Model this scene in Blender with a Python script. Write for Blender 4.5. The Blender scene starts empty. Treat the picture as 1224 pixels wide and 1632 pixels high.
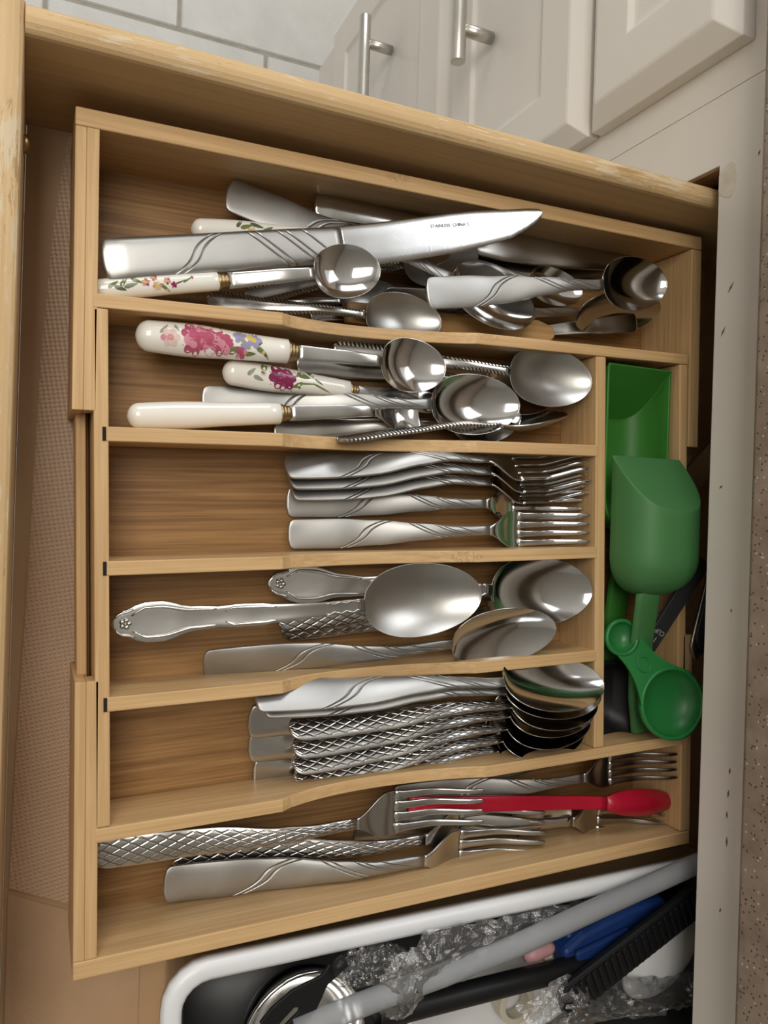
import bpy, bmesh, math, random
from mathutils import Vector, Matrix, noise

PI = math.pi
rnd = random.Random(7)
S = bpy.context.scene
COL = S.collection
LIFT = 0.783            # the drawer rim stands this far above the kitchen floor

# ------------------------------------------------------------------ camera
cam = bpy.data.cameras.new('camera')
cam.sensor_fit = 'AUTO'
cam.sensor_width = 36.0
cam.lens = 27.38
cam.clip_start = 0.01
cam_o = bpy.data.objects.new('camera', cam)
COL.objects.link(cam_o)
cam_o.matrix_world = Matrix(((0.91147504, -0.02821128, -0.41038686, 0.0),
                             (0.03147203, 0.99950392, 0.00119078, 0.0),
                             (0.41014969, -0.01400107, 0.91191074, 0.38 + LIFT),
                             (0, 0, 0, 1)))
S.camera = cam_o

# ------------------------------------------------------------------ world, lights, exposure
w = bpy.data.worlds.new('world')
S.world = w
w.use_nodes = True
w.node_tree.nodes['Background'].inputs[0].default_value = (0.93, 0.96, 1.0, 1)
w.node_tree.nodes['Background'].inputs[1].default_value = 0.42

def area(name, loc, target, sx, sy, power, color):
    l = bpy.data.lights.new(name, 'AREA')
    l.shape = 'RECTANGLE'
    l.size, l.size_y, l.energy, l.color = sx, sy, power, color
    o = bpy.data.objects.new(name, l)
    COL.objects.link(o)
    o.location = Vector(loc) + Vector((0, 0, LIFT))
    d = Vector(target) - Vector(loc)
    o.rotation_euler = d.to_track_quat('-Z', 'Y').to_euler()
    return o
area('window_daylight', (0.935, 0.74, 1.0), (0.0, 0.30, 0.0), 0.68, 0.62, 6, (0.95, 0.98, 1.0))
area('side_window_daylight', (0.0, 2.22, 0.85), (0.0, 0.0, -0.2), 1.2, 1.1, 22, (0.95, 0.98, 1.0))
area('ceiling_panel_light', (-0.58, 0.48, 1.63), (-0.58, 0.48, 0.0), 0.9, 0.9, 17, (1.0, 0.95, 0.87))

S.view_settings.view_transform = 'Standard'
S.view_settings.look = 'None'
S.view_settings.gamma = 1.0
S.view_settings.use_curve_mapping = False
S.view_settings.exposure = 0.10
S.cycles.use_denoising = True
S.cycles.max_bounces = 10
S.cycles.transparent_max_bounces = 24
S.cycles.sample_clamp_indirect = 6.0
S.cycles.caustics_reflective = False
S.cycles.caustics_refractive = False

# ------------------------------------------------------------------ helpers: objects
def thing(name, label, cat, loc=(0, 0, 0), rotz=0.0, group=None):
    o = bpy.data.objects.new(name, None)
    COL.objects.link(o)
    o.empty_display_size = 0.01
    o.location = loc
    o.rotation_euler = (0, 0, rotz)
    return tag(o, label, cat, group)
def tag(o, label=None, cat=None, group=None, kind=None):
    if label: o['label'] = label
    if cat: o['category'] = cat
    if group: o['group'] = group
    if kind: o['kind'] = kind
    return o
def mesh_obj(name, me, parent=None):
    o = bpy.data.objects.new(name, me)
    COL.objects.link(o)
    if parent is not None: o.parent = parent
    return o
def from_data(name, verts, faces, mat, parent=None, uvs=None, smooth=True, mats=None, fmat=None):
    me = bpy.data.meshes.new(name)
    me.from_pydata(verts, [], faces)
    for m in (mats or [mat]): me.materials.append(m)
    if fmat: me.polygons.foreach_set('material_index', fmat)
    if uvs is not None:
        lay = me.uv_layers.new(name='UVMap')
        for lp in me.loops: lay.data[lp.index].uv = uvs[lp.vertex_index]
    me.update()
    bm = bmesh.new(); bm.from_mesh(me)
    bmesh.ops.recalc_face_normals(bm, faces=bm.faces)
    bm.to_mesh(me); bm.free()
    if smooth: me.polygons.foreach_set('use_smooth', [True] * len(me.polygons))
    me.update()
    return mesh_obj(name, me, parent)
def bevel(o, width, seg=2, angle=35):
    m = o.modifiers.new('bevel', 'BEVEL')
    m.width, m.segments, m.limit_method, m.angle_limit = width, seg, 'ANGLE', math.radians(angle)
    return o
def box_data(x0, x1, y0, y1, z0, z1):
    v = [(x0, y0, z0), (x1, y0, z0), (x1, y1, z0), (x0, y1, z0), (x0, y0, z1), (x1, y0, z1), (x1, y1, z1), (x0, y1, z1)]
    f = [(0, 3, 2, 1), (4, 5, 6, 7), (0, 1, 5, 4), (1, 2, 6, 5), (2, 3, 7, 6), (3, 0, 4, 7)]
    return v, f
def box(name, b, mat, parent=None, bv=0.0):
    v, f = box_data(*b)
    o = from_data(name, v, f, mat, parent, smooth=False)
    if bv: bevel(o, bv)
    return o
def prism(name, pts, lo, hi, mat, parent=None, axis='y', bv=0.0, smooth=False):
    """polygon pts (a, b) pushed along an axis from lo to hi: 'y' -> (a, t, b); 'z' -> (a, b, t); 'x' -> (t, a, b)"""
    def P3(a, b, t): return {'y': (a, t, b), 'z': (a, b, t), 'x': (t, a, b)}[axis]
    n = len(pts)
    v = [P3(a, b, lo) for a, b in pts] + [P3(a, b, hi) for a, b in pts]
    f = [tuple(range(n - 1, -1, -1)), tuple(range(n, 2 * n))]
    f += [(i, (i + 1) % n, n + (i + 1) % n, n + i) for i in range(n)]
    o = from_data(name, v, f, mat, parent, smooth=smooth)
    if bv: bevel(o, bv)
    return o
def lathe_data(prof, n=24, flat=1.0, axis='x'):
    """prof: (s, r) list round the x (or z) axis, closed at both ends when r is 0; flat squashes z"""
    v, f = [], []
    for s, r in prof:
        for k in range(n):
            a = 2 * PI * k / n
            p = (s, r * math.cos(a), r * math.sin(a) * flat)
            v.append(p if axis == 'x' else (p[1], p[2], p[0]))
    m = len(prof)
    for i in range(m - 1):
        for k in range(n):
            f.append((i * n + k, i * n + (k + 1) % n, (i + 1) * n + (k + 1) % n, (i + 1) * n + k))
    f.append(tuple(range(n))); f.append(tuple(range((m - 1) * n, m * n)))
    return v, f
def tube(name, pts, r, mat, parent=None, n=10, closed=False):
    pts = [Vector(p) for p in pts]
    rs = r if isinstance(r, (list, tuple)) else [r] * len(pts)
    v, f = [], []
    m = len(pts)
    up = Vector((0, 0, 1))
    for i, p in enumerate(pts):
        d = (pts[min(i + 1, m - 1)] - pts[max(i - 1, 0)])
        if closed: d = pts[(i + 1) % m] - pts[i - 1]
        d.normalize()
        a = d.cross(up)
        if a.length < 1e-4: a = d.cross(Vector((0, 1, 0)))
        a.normalize(); b = a.cross(d)
        for k in range(n):
            t = 2 * PI * k / n
            v.append(tuple(p + (a * math.cos(t) + b * math.sin(t)) * rs[i]))
    for i in range(m if closed else m - 1):
        j = (i + 1) % m
        for k in range(n):
            f.append((i * n + k, i * n + (k + 1) % n, j * n + (k + 1) % n, j * n + k))
    if not closed:
        f.append(tuple(range(n))); f.append(tuple(range((m - 1) * n, m * n)))
    return from_data(name, v, f, mat, parent)
def lerp(a, b, t): return a + (b - a) * t
def ss(a, b, x):
    t = max(0.0, min(1.0, (x - a) / (b - a))); return t * t * (3 - 2 * t)
def interp(tab, x):
    if x <= tab[0][0]: return tab[0][1]
    for (x0, y0), (x1, y1) in zip(tab, tab[1:]):
        if x <= x1:
            t = (x - x0) / (x1 - x0); t = t * t * (3 - 2 * t)
            return y0 + (y1 - y0) * t
    return tab[-1][1]
def interp_lin(tab, x):
    for (x0, y0), (x1, y1) in zip(tab, tab[1:]):
        if x <= x1: return y0 + (y1 - y0) * max(0.0, (x - x0) / (x1 - x0))
    return tab[-1][1]
def copy_tree(o, parent=None):
    c = o.copy(); COL.objects.link(c); c.parent = parent
    for ch in list(o.children): copy_tree(ch, c)
    return c

def text_mesh(name, curve, parent):
    t = bpy.data.objects.new(name, curve); COL.objects.link(t)
    me = bpy.data.meshes.new_from_object(t.evaluated_get(bpy.context.evaluated_depsgraph_get()))
    COL.objects.unlink(t); bpy.data.objects.remove(t)
    me.name = name
    return mesh_obj(name, me, parent)

# ------------------------------------------------------------------ helpers: materials
class NT:
    def __init__(self, name):
        self.m = bpy.data.materials.new(name); self.m.use_nodes = True
        self.t = self.m.node_tree; self.n = self.t.nodes; self.l = self.t.links
        self.b = self.n['Principled BSDF']
    def node(self, typ, **kw):
        x = self.n.new(typ)
        for k, v in kw.items(): setattr(x, k, v)
        return x
    def link(self, a, b): self.l.new(a, b)
    def setin(self, sock, v):
        if hasattr(v, 'is_output'): self.l.new(v, sock)
        else: sock.default_value = v
    def math(self, op, a, b=0.0, c=0.0):
        x = self.node('ShaderNodeMath', operation=op)
        self.setin(x.inputs[0], a); self.setin(x.inputs[1], b); self.setin(x.inputs[2], c)
        return x.outputs[0]
    def coord(self, which='Object'): return self.node('ShaderNodeTexCoord').outputs[which]
    def mapping(self, vec, scale=(1, 1, 1), loc=(0, 0, 0), rot=(0, 0, 0)):
        x = self.node('ShaderNodeMapping')
        self.l.new(vec, x.inputs[0]); x.inputs['Scale'].default_value = scale
        x.inputs['Location'].default_value = loc; x.inputs['Rotation'].default_value = rot
        return x.outputs[0]
    def noise(self, vec, scale=1, detail=4, rough=0.55, dist=0.0):
        x = self.node('ShaderNodeTexNoise')
        self.l.new(vec, x.inputs['Vector']); x.inputs['Scale'].default_value = scale
        x.inputs['Detail'].default_value = detail; x.inputs['Roughness'].default_value = rough
        x.inputs['Distortion'].default_value = dist
        return x.outputs[0]
    def ramp(self, fac, stops):
        x = self.node('ShaderNodeValToRGB')
        self.l.new(fac, x.inputs[0])
        e = x.color_ramp.elements
        while len(e) < len(stops): e.new(0.5)
        for el, (p, c) in zip(e, stops):
            el.position = p; el.color = (c[0], c[1], c[2], 1)
        return x.outputs[0]
    def mix(self, fac, a, b, mode='MIX'):
        x = self.node('ShaderNodeMix', data_type='RGBA', blend_type=mode)
        self.setin(x.inputs[0], fac)
        for s, v in ((6, a), (7, b)):
            if hasattr(v, 'is_output'): self.l.new(v, x.inputs[s])
            else: x.inputs[s].default_value = (v[0], v[1], v[2], 1)
        return x.outputs[2]
    def bump(self, h, strength=0.3, dist=0.001, normal=None):
        x = self.node('ShaderNodeBump')
        x.inputs['Strength'].default_value = strength; x.inputs['Distance'].default_value = dist
        self.l.new(h, x.inputs['Height'])
        if normal is not None: self.l.new(normal, x.inputs['Normal'])
        return x.outputs[0]
    def out(self, color=None, rough=None, metal=None, normal=None, **kw):
        for k, v in (('Base Color', color), ('Roughness', rough), ('Metallic', metal), ('Normal', normal)):
            if v is None: continue
            if isinstance(v, tuple): v = (v[0], v[1], v[2], 1)
            self.setin(self.b.inputs[k], v)
        for k, v in kw.items(): self.setin(self.b.inputs[k.replace('_', ' ')], v)
        return self.m

def bamboo(name, axis, light, dark, seed=0.0, rough=0.42):
    t = NT(name)
    info = t.node('ShaderNodeObjectInfo')
    off = t.node('ShaderNodeVectorMath', operation='ADD')
    t.link(t.coord(), off.inputs[0])
    sc = t.node('ShaderNodeVectorMath', operation='SCALE')
    sc.inputs[0].default_value = (3.7, 5.1, 2.3); t.link(info.outputs['Random'], sc.inputs['Scale'])
    t.link(sc.outputs[0], off.inputs[1])
    v = off.outputs[0]
    g = (14, 620, 620) if axis == 'x' else (620, 14, 620)
    wide = (3, 170, 170) if axis == 'x' else (170, 3, 170)
    n1 = t.noise(t.mapping(v, g), 1, 3, 0.6)
    n2 = t.noise(t.mapping(v, wide), 1, 2, 0.5)
    tot = t.math('ADD', t.math('MULTIPLY', n1, 0.70), t.math('MULTIPLY', n2, 0.33))
    mid = tuple(lerp(a, b, 0.5) for a, b in zip(light, dark))
    c = t.ramp(tot, [(0.41, dark), (0.53, mid), (0.65, light)])
    # the dark ticks of bamboo knuckles, a few per board
    kn = (22, 60, 60) if axis == 'x' else (60, 22, 60)
    vo = t.node('ShaderNodeTexVoronoi'); t.link(t.mapping(v, kn), vo.inputs['Vector']); vo.inputs['Scale'].default_value = 1
    sep = t.node('ShaderNodeSeparateColor'); t.link(vo.outputs['Color'], sep.inputs[0])
    pick = t.math('MULTIPLY', t.math('GREATER_THAN', sep.outputs[0], 0.93), t.math('LESS_THAN', vo.outputs['Distance'], 0.26))
    tick = t.noise(t.mapping(v, (1500, 500, 500) if axis == 'x' else (500, 1500, 500)), 1, 1)
    pick = t.math('MULTIPLY', pick, t.math('GREATER_THAN', tick, 0.52))
    c = t.mix(t.math('MULTIPLY', pick, 0.35), c, tuple(x * 0.45 for x in dark))
    return t.out(c, rough, 0.0, t.bump(tot, 0.12, 0.0004), Specular_IOR_Level=0.35)

BL, BD = (0.68, 0.455, 0.23), (0.55, 0.345, 0.16)
M = {}
M['bam_x'] = bamboo('bamboo_grain_along_depth', 'x', BL, BD)
M['bam_y'] = bamboo('bamboo_grain_along_width', 'y', BL, BD)
M['bam_floor_shaded'] = bamboo('bamboo_shaded_floor_panel', 'x', (0.385, 0.215, 0.086), (0.225, 0.115, 0.042), rough=0.42)  # slightly darker caramel panel, with the lanes' shade put into its colour
M['stick'] = bamboo('light_wood', 'x', (0.62, 0.39, 0.17), (0.50, 0.29, 0.12))

def drawer_wood(name, axis, worn):
    t = NT(name)
    v = t.coord()
    n1 = t.noise(t.mapping(v, (6, 260, 260) if axis == 'x' else (260, 6, 260)), 1, 4, 0.6)
    n2 = t.noise(v, 9, 3)
    c = t.ramp(t.math('ADD', t.math('MULTIPLY', n1, 0.6), t.math('MULTIPLY', n2, 0.4)),
               [(0.35, (0.54, 0.36, 0.175)), (0.65, (0.66, 0.47, 0.26))])
    # the varnish has worn and flaked off along the top edge
    sep = t.node('ShaderNodeSeparateXYZ'); t.link(v, sep.inputs[0])
    top = t.math('MULTIPLY', t.math('SUBTRACT', sep.outputs['Z'], 0.0805), 1 / 0.003)
    chips = t.noise(t.mapping(v, (45, 420, 420) if axis == 'x' else (420, 45, 420)), 1, 5, 0.7)
    m = t.math('MULTIPLY', t.node('ShaderNodeClamp').outputs[0], 0.0)
    cl = t.node('ShaderNodeClamp'); t.link(top, cl.inputs[0])
    zone = t.math('MULTIPLY', t.math('SUBTRACT', t.noise(v, 11, 3, 0.6), 0.5), 0.55)
    k = t.math('MULTIPLY', cl.outputs[0], t.math('GREATER_THAN', t.math('ADD', chips, zone), worn))
    c = t.mix(t.math('MULTIPLY', k, 0.75), c, (0.66, 0.56, 0.40))
    k2 = t.math('MULTIPLY', cl.outputs[0], t.math('LESS_THAN', t.math('SUBTRACT', chips, zone), 0.36))
    c = t.mix(t.math('MULTIPLY', k2, 0.55), c, (0.30, 0.19, 0.09))
    return t.out(c, 0.5, 0.0, t.bump(chips, 0.25, 0.0006), Specular_IOR_Level=0.3)
M['drawer_x'] = drawer_wood('worn_varnished_wood_side', 'x', 0.60)
M['drawer_y'] = drawer_wood('worn_varnished_wood_front', 'y', 0.60)

def plain(name, col, rough=0.5, metal=0.0, var=0.06, scale=30, bump=0.0, bscale=200, **kw):
    t = NT(name)
    n = t.noise(t.coord(), scale, 4)
    lo = tuple(max(0, c * (1 - var)) for c in col); hi = tuple(c * (1 + var) for c in col)
    c = t.ramp(n, [(0.3, lo), (0.7, hi)])
    nm = t.bump(t.noise(t.coord(), bscale, 3), bump, 0.001) if bump else None
    return t.out(c, rough, metal, nm, **kw)
M['drawer_base'] = plain('painted_hardboard', (0.55, 0.37, 0.21), 0.5, var=0.05, scale=25, bump=0.05)
M['paint'] = plain('white_cabinet_paint', (0.74, 0.70, 0.65), 0.38, var=0.025, scale=12, bump=0.06, bscale=140)
M['raw_edge'] = plain('raw_wood_edge', (0.24, 0.125, 0.06), 0.7, var=0.3, scale=90)
M['carcass'] = plain('brown_cabinet_carcass', (0.16, 0.09, 0.05), 0.7)
M['nickel'] = plain('brushed_nickel', (0.60, 0.58, 0.54), 0.34, 1.0, var=0.04, scale=60)
M['brass'] = plain('aged_brass', (0.40, 0.29, 0.15), 0.35, 1.0, var=0.1)
M['porcelain'] = plain('cream_porcelain', (0.86, 0.83, 0.76), 0.10, var=0.012, Coat_Weight=0.5)
M['green'] = plain('green_plastic', (0.036, 0.185, 0.022), 0.52, var=0.03)
M['green_pale'] = plain('pale_green_plastic', (0.055, 0.185, 0.058), 0.55, var=0.03)
M['green_deep'] = plain('emerald_plastic', (0.022, 0.185, 0.045), 0.36, var=0.03)
M['red'] = plain('red_plastic', (0.42, 0.008, 0.028), 0.28, var=0.03)
M['black'] = plain('black_plastic', (0.010, 0.010, 0.011), 0.42, var=0.1, Specular_IOR_Level=0.3)
M['graphite'] = plain('dark_grey_plastic', (0.03, 0.031, 0.033), 0.45, var=0.1)
M['white_plastic'] = plain('white_plastic', (0.78, 0.79, 0.81), 0.32, var=0.01)
M['blue'] = plain('blue_plastic', (0.012, 0.042, 0.18), 0.4, var=0.05)
M['pink'] = plain('pink_plastic', (0.55, 0.30, 0.31), 0.4)
M['cream'] = plain('cream_paper', (0.62, 0.57, 0.45), 0.6)
M['ink'] = plain('engraving_ink', (0.22, 0.22, 0.225), 0.5)
M['pale_ink'] = plain('pale_print', (0.42, 0.42, 0.43), 0.5)
M['patch'] = plain('yellowed_filler', (0.68, 0.62, 0.51), 0.6, var=0.12, scale=80)
M['gap'] = plain('dark_gap', (0.01, 0.008, 0.006), 0.9)
M['dirt'] = plain('grime', (0.13, 0.105, 0.085), 0.8)

def steel(name, base=(0.60, 0.59, 0.575), rough=0.22, pattern=None, tint=0.0):
    t = NT(name)
    v = t.coord()
    smear = t.noise(v, 55, 4, 0.6)
    fine = t.noise(t.mapping(v, (35, 900, 900)), 1, 3, 0.6)
    r = t.math('ADD', t.math('MULTIPLY', smear, 0.14), rough - 0.07)
    col = t.ramp(smear, [(0.3, tuple(b * 0.93 for b in base)), (0.7, base)])
    h = t.math('MULTIPLY', fine, 0.03)
    dist = 0.0006
    if pattern:
        uv = t.node('ShaderNodeSeparateXYZ'); t.link(t.coord('UV'), uv.inputs[0])
        u, q = uv.outputs['X'], uv.outputs['Y']
        if pattern == 'swirl':
            tot = None
            def groove(c, half):
                d = t.math('ABSOLUTE', t.math('SUBTRACT', u, c))
                return t.math('SUBTRACT', 1.0, t.math('SMOOTH_MIN', t.math('DIVIDE', d, half), 1.0, 0.1))
            wob = t.math('MULTIPLY', t.math('SINE', t.math('MULTIPLY', q, 2.6)), -0.03)
            for a in (0.355, 0.39):
                g = groove(t.math('ADD', t.math('MULTIPLY_ADD', q, 0.125, a), wob), 0.0085)
                tot = g if tot is None else t.math('ADD', tot, g)
            for a in (0.665, 0.70, 0.79, 0.825, 0.90):
                tot = t.math('ADD', tot, groove(t.math('MULTIPLY_ADD', q, -0.085, a), 0.0075))
            tot = t.math('MULTIPLY', tot, t.math('LESS_THAN', u, 0.985))
            h = t.math('SUBTRACT', h, tot); dist = 0.00045
            col = t.mix(t.math('MULTIPLY', tot, 0.40), col, tuple(b * 0.25 for b in base))
            r = t.math('ADD', r, 0.05)
        elif pattern == 'diamond':
            a = t.math('MULTIPLY', u, 15.0); b = t.math('MULTIPLY', q, 1.8)
            p1 = t.math('PINGPONG', t.math('ADD', a, b), 0.5); p2 = t.math('PINGPONG', t.math('SUBTRACT', a, b), 0.5)
            py = t.math('MINIMUM', p1, p2)
            sm = t.node('ShaderNodeMapRange', interpolation_type='SMOOTHSTEP')
            t.link(py, sm.inputs['Value']); sm.inputs['From Min'].default_value = 0.02; sm.inputs['From Max'].default_value = 0.22
            inner = t.math('LESS_THAN', t.math('ABSOLUTE', q), 0.86)
            h = t.math('MULTIPLY', t.math('SUBTRACT', sm.outputs[0], 0.6), inner); dist = 0.00019
            edge = t.math('MULTIPLY', t.math('LESS_THAN', py, 0.06), inner)
            col = t.mix(t.math('MULTIPLY', edge, 0.75), col, tuple(x * 0.22 for x in base))
        elif pattern == 'rope':
            side = t.math('GREATER_THAN', t.math('ABSOLUTE', q), 0.45)
            tw = t.math('PINGPONG', t.math('MULTIPLY_ADD', u, 44.0, t.math('MULTIPLY', q, 1.2)), 0.5)
            rope = t.math('MULTIPLY', side, tw)
            h = t.math('MULTIPLY', rope, 2.2); dist = 0.0008
            col = t.mix(t.math('MULTIPLY', t.math('MULTIPLY', side, t.math('LESS_THAN', tw, 0.14)), 0.6), col, tuple(x * 0.25 for x in base))
    return t.out(col, r, 1.0, t.bump(h, 0.85 if pattern else 0.15, dist))
M['steel'] = steel('satin_steel', rough=0.22)
M['bright'] = steel('polished_steel', base=(0.66, 0.655, 0.65), rough=0.115)
M['blade'] = steel('blade_steel', base=(0.70, 0.705, 0.71), rough=0.26)
M['worn'] = steel('worn_dull_steel', base=(0.52, 0.51, 0.49), rough=0.33)
M['swirl'] = steel('swirl_grooved_steel', base=(0.50, 0.495, 0.485), rough=0.38, pattern='swirl')
M['diamond'] = steel('diamond_embossed_steel', base=(0.60, 0.585, 0.565), rough=0.22, pattern='diamond')
M['rope'] = steel('rope_edged_steel', rough=0.24, pattern='rope')

def counter_mat():
    t = NT('speckled_laminate')
    v = t.coord()
    n = t.noise(v, 60, 5, 0.6)
    c = t.ramp(n, [(0.32, (0.20, 0.15, 0.115)), (0.68, (0.31, 0.245, 0.19))])
    vo = t.node('ShaderNodeTexVoronoi'); t.link(v, vo.inputs['Vector']); vo.inputs['Scale'].default_value = 520
    sep = t.node('ShaderNodeSeparateColor'); t.link(vo.outputs['Color'], sep.inputs[0])
    k = t.math('MULTIPLY', t.math('GREATER_THAN', sep.outputs[0], 0.83), t.math('LESS_THAN', vo.outputs['Distance'], 0.30))
    c = t.mix(k, c, (0.075, 0.05, 0.038))
    k = t.math('MULTIPLY', t.math('GREATER_THAN', sep.outputs[1], 0.93), t.math('LESS_THAN', vo.outputs['Distance'], 0.3))
    c = t.mix(k, c, (0.55, 0.47, 0.38))
    return t.out(c, 0.5, 0, t.bump(n, 0.05, 0.0004))
M['counter'] = counter_mat()
def tile_mat():
    t = NT('stone_look_floor_tile')
    v = t.coord()
    c = t.ramp(t.noise(v, 11, 6, 0.65), [(0.3, (0.56, 0.555, 0.53)), (0.7, (0.68, 0.675, 0.65))])
    return t.out(c, 0.38, 0, t.bump(t.noise(v, 60, 4), 0.06, 0.001))
M['tile'] = tile_mat()
M['grout'] = plain('grey_grout', (0.36, 0.335, 0.29), 0.9, var=0.15, scale=60)
def liner_mat():
    t = NT('dimpled_clear_liner')
    v = t.mapping(t.coord(), (1, 1, 1), rot=(0, 0, 0.62))
    sep = t.node('ShaderNodeSeparateXYZ'); t.link(v, sep.inputs[0])
    k = 2 * PI / 0.0031
    a = t.math('SINE', t.math('MULTIPLY', sep.outputs['X'], k)); b = t.math('SINE', t.math('MULTIPLY', sep.outputs['Y'], k))
    d = t.math('MULTIPLY', a, b)
    d = t.math('SMOOTH_MAX', d, 0.0, 0.2)
    c = t.ramp(t.noise(t.coord(), 14, 3), [(0.3, (0.60, 0.41, 0.27)), (0.7, (0.67, 0.475, 0.325))])
    return t.out(c, 0.34, 0, t.bump(d, 0.40, 0.0012), Specular_IOR_Level=0.55)
M['liner'] = liner_mat()
def film(name, tint, gloss, rough):
    t = NT(name)
    tr = t.node('ShaderNodeBsdfTransparent'); tr.inputs[0].default_value = (*tint, 1)
    gl = t.node('ShaderNodeBsdfGlossy'); gl.inputs['Roughness'].default_value = rough; gl.inputs['Color'].default_value = (1, 1, 1, 1)
    fr = t.node('ShaderNodeFresnel'); fr.inputs[0].default_value = 1.5
    n = t.bump(t.noise(t.coord(), 160, 4, 0.7), 0.5, 0.004)
    t.link(n, gl.inputs['Normal']); t.link(n, fr.inputs['Normal'])
    f = t.math('MULTIPLY_ADD', fr.outputs[0], 1.5, gloss)
    mx = t.node('ShaderNodeMixShader'); t.link(f, mx.inputs[0]); t.link(tr.outputs[0], mx.inputs[1]); t.link(gl.outputs[0], mx.inputs[2])
    df = t.node('ShaderNodeBsdfTranslucent'); df.inputs[0].default_value = (0.9, 0.91, 0.93, 1)
    d2 = t.node('ShaderNodeBsdfDiffuse'); d2.inputs[0].default_value = (0.85, 0.87, 0.9, 1)
    m2 = t.node('ShaderNodeMixShader'); m2.inputs[0].default_value = 0.5; t.link(df.outputs[0], m2.inputs[1]); t.link(d2.outputs[0], m2.inputs[2])
    m3 = t.node('ShaderNodeMixShader'); m3.inputs[0].default_value = 0.08; t.link(mx.outputs[0], m3.inputs[1]); t.link(m2.outputs[0], m3.inputs[2])
    t.link(m3.outputs[0], t.n['Material Output'].inputs[0])
    return t.m
M['film'] = film('clear_plastic_film', (0.97, 0.975, 0.98), 0.10, 0.12)
M['frost'] = plain('frosted_plastic', (0.66, 0.68, 0.71), 0.3, var=0.02, Transmission_Weight=0.6, IOR=1.15)

# ------------------------------------------------------------------ the setting
GY0, GY1 = -1.1, 1.5
fl = thing('floor', None, None, (0, 0, -LIFT)); fl['kind'] = 'structure'
box('grout_bed', (-1.6, 0.95, -2.0, 2.3, -0.02, -0.0025), M['grout'], fl)
T = 0.308
v, f = box_data(-T / 2 + 0.0026, T / 2 - 0.0026, -T / 2 + 0.0026, T / 2 - 0.0026, -0.012, 0.0)
tile_me = None
for j in range(-7, 6):
    for i in range(-5, 3):
        x = 0.1495 + i * T + (0.178 if j % 2 else 0.0) ; y = 0.690 - T / 2 + j * T
        if tile_me is None:
            o = from_data('tile', v, f, M['tile'], fl, smooth=False); tile_me = o.data
            bm = bmesh.new(); bm.from_mesh(tile_me)
            bmesh.ops.bevel(bm, geom=bm.edges[:], offset=0.002, segments=1, affect='EDGES')
            bm.to_mesh(tile_me); bm.free()
        else: o = mesh_obj('tile', tile_me, fl)
        o.location = (x, y, 0)
M['wall_tan'] = plain('tan_wall_paint', (0.34, 0.28, 0.22), 0.8, var=0.03)
M['wall'] = plain('warm_white_wall_paint', (0.78, 0.76, 0.72), 0.8, var=0.02)
M['pane'] = plain('window_glass', (0.80, 0.84, 0.88), 0.08)
def struct(name, b, mat=None):
    o = box(name, b, mat or M['wall']); o['kind'] = 'structure'; return o
struct('ceiling', (-1.66, 1.02, -2.06, 2.36, 1.66, 1.70))
struct('wall_left', (-1.66, -1.60, -2.06, 2.36, -LIFT, 1.66))
struct('wall_near', (-1.60, 0.96, -2.06, -2.0, -LIFT, 1.66))
struct('wall_far', (-1.60, 0.96, 2.3, 2.36, -LIFT, 1.66))
struct('wall_right', (0.96, 1.02, -2.06, 2.36, -LIFT, 1.66), M['wall_tan'])
def window(name, org_, along, w_, h_, n):
    """white frame round a bright pane, standing on the inside of a wall"""
    t = bpy.data.objects.new(name, None); COL.objects.link(t); t['kind'] = 'structure'
    t.location = org_; t.rotation_euler = (0, 0, along)
    for b in ((-w_ / 2 - 0.05, w_ / 2 + 0.05, 0, 0.03, h_ / 2, h_ / 2 + 0.05), (-w_ / 2 - 0.05, w_ / 2 + 0.05, 0, 0.03, -h_ / 2 - 0.05, -h_ / 2),
              (-w_ / 2 - 0.05, -w_ / 2, 0, 0.03, -h_ / 2, h_ / 2), (w_ / 2, w_ / 2 + 0.05, 0, 0.03, -h_ / 2, h_ / 2)):
        box('window_frame', b, M['paint'], t)
    box('window_pane', (-w_ / 2, w_ / 2, 0.002, 0.006, -h_ / 2, h_ / 2), M['pane'], t)
window('window_1', (0.959, 0.74, 1.0), PI / 2, 0.72, 0.66, 1)
window('window_2', (0.0, 2.299, 0.85), PI, 1.22, 1.12, 2)

# base cabinet with the painted face frame; the drawer fronts beside the open drawer
cab = thing('base_cabinet', 'white painted base cabinet with face frame and panelled drawer fronts', 'cabinet', (0.361, 0.2505, -LIFT))
def cbox(name, b, mat, bv=0.0):
    b = (b[0] - 0.361, b[1] - 0.361, b[2] - 0.2505, b[3] - 0.2505, b[4] + LIFT, b[5] + LIFT)
    return box(name, b, mat, cab, bv)
XF, XB = 0.361, 0.380
OY0, OY1, OZ0, OZ1 = -0.375, 0.2085, -0.066, 0.0413
prism('frame_rail_and_stile', [(a - 0.2505, b + LIFT) for a, b in ((-0.45, OZ1), (OY1, OZ1), (OY1, -0.70), (0.2499, -0.70), (0.2499, 0.0885), (-0.45, 0.0885))], 0.0, XB - XF, M['paint'], cab, axis='x', bv=0.0004)
cbox('stile', (XF, XB, 0.2502, 0.64, -0.70, 0.0885), M['paint'], 0.0004)
cbox('stile', (XF, XB, -0.45, OY0, -0.70, OZ1 - 0.0003), M['paint'], 0.0004)
cbox('lower_rail', (XF, XB, OY0 + 0.0003, OY1 - 0.0003, -0.70, OZ0), M['paint'], 0.0004)
cbox('raw_edge', (XF + 0.0015, XB - 0.001, OY1 - 0.0012, OY1 - 0.0001, OZ0 + 0.001, OZ1 - 0.0005), M['raw_edge'])
cbox('side_panel', (XB + 0.0005, 0.94, 0.622, 0.639, -0.70, 0.0885), M['paint'])
cbox('side_panel', (XB + 0.0005, 0.94, -0.45, -0.435, -0.70, 0.0885), M['carcass'])
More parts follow.
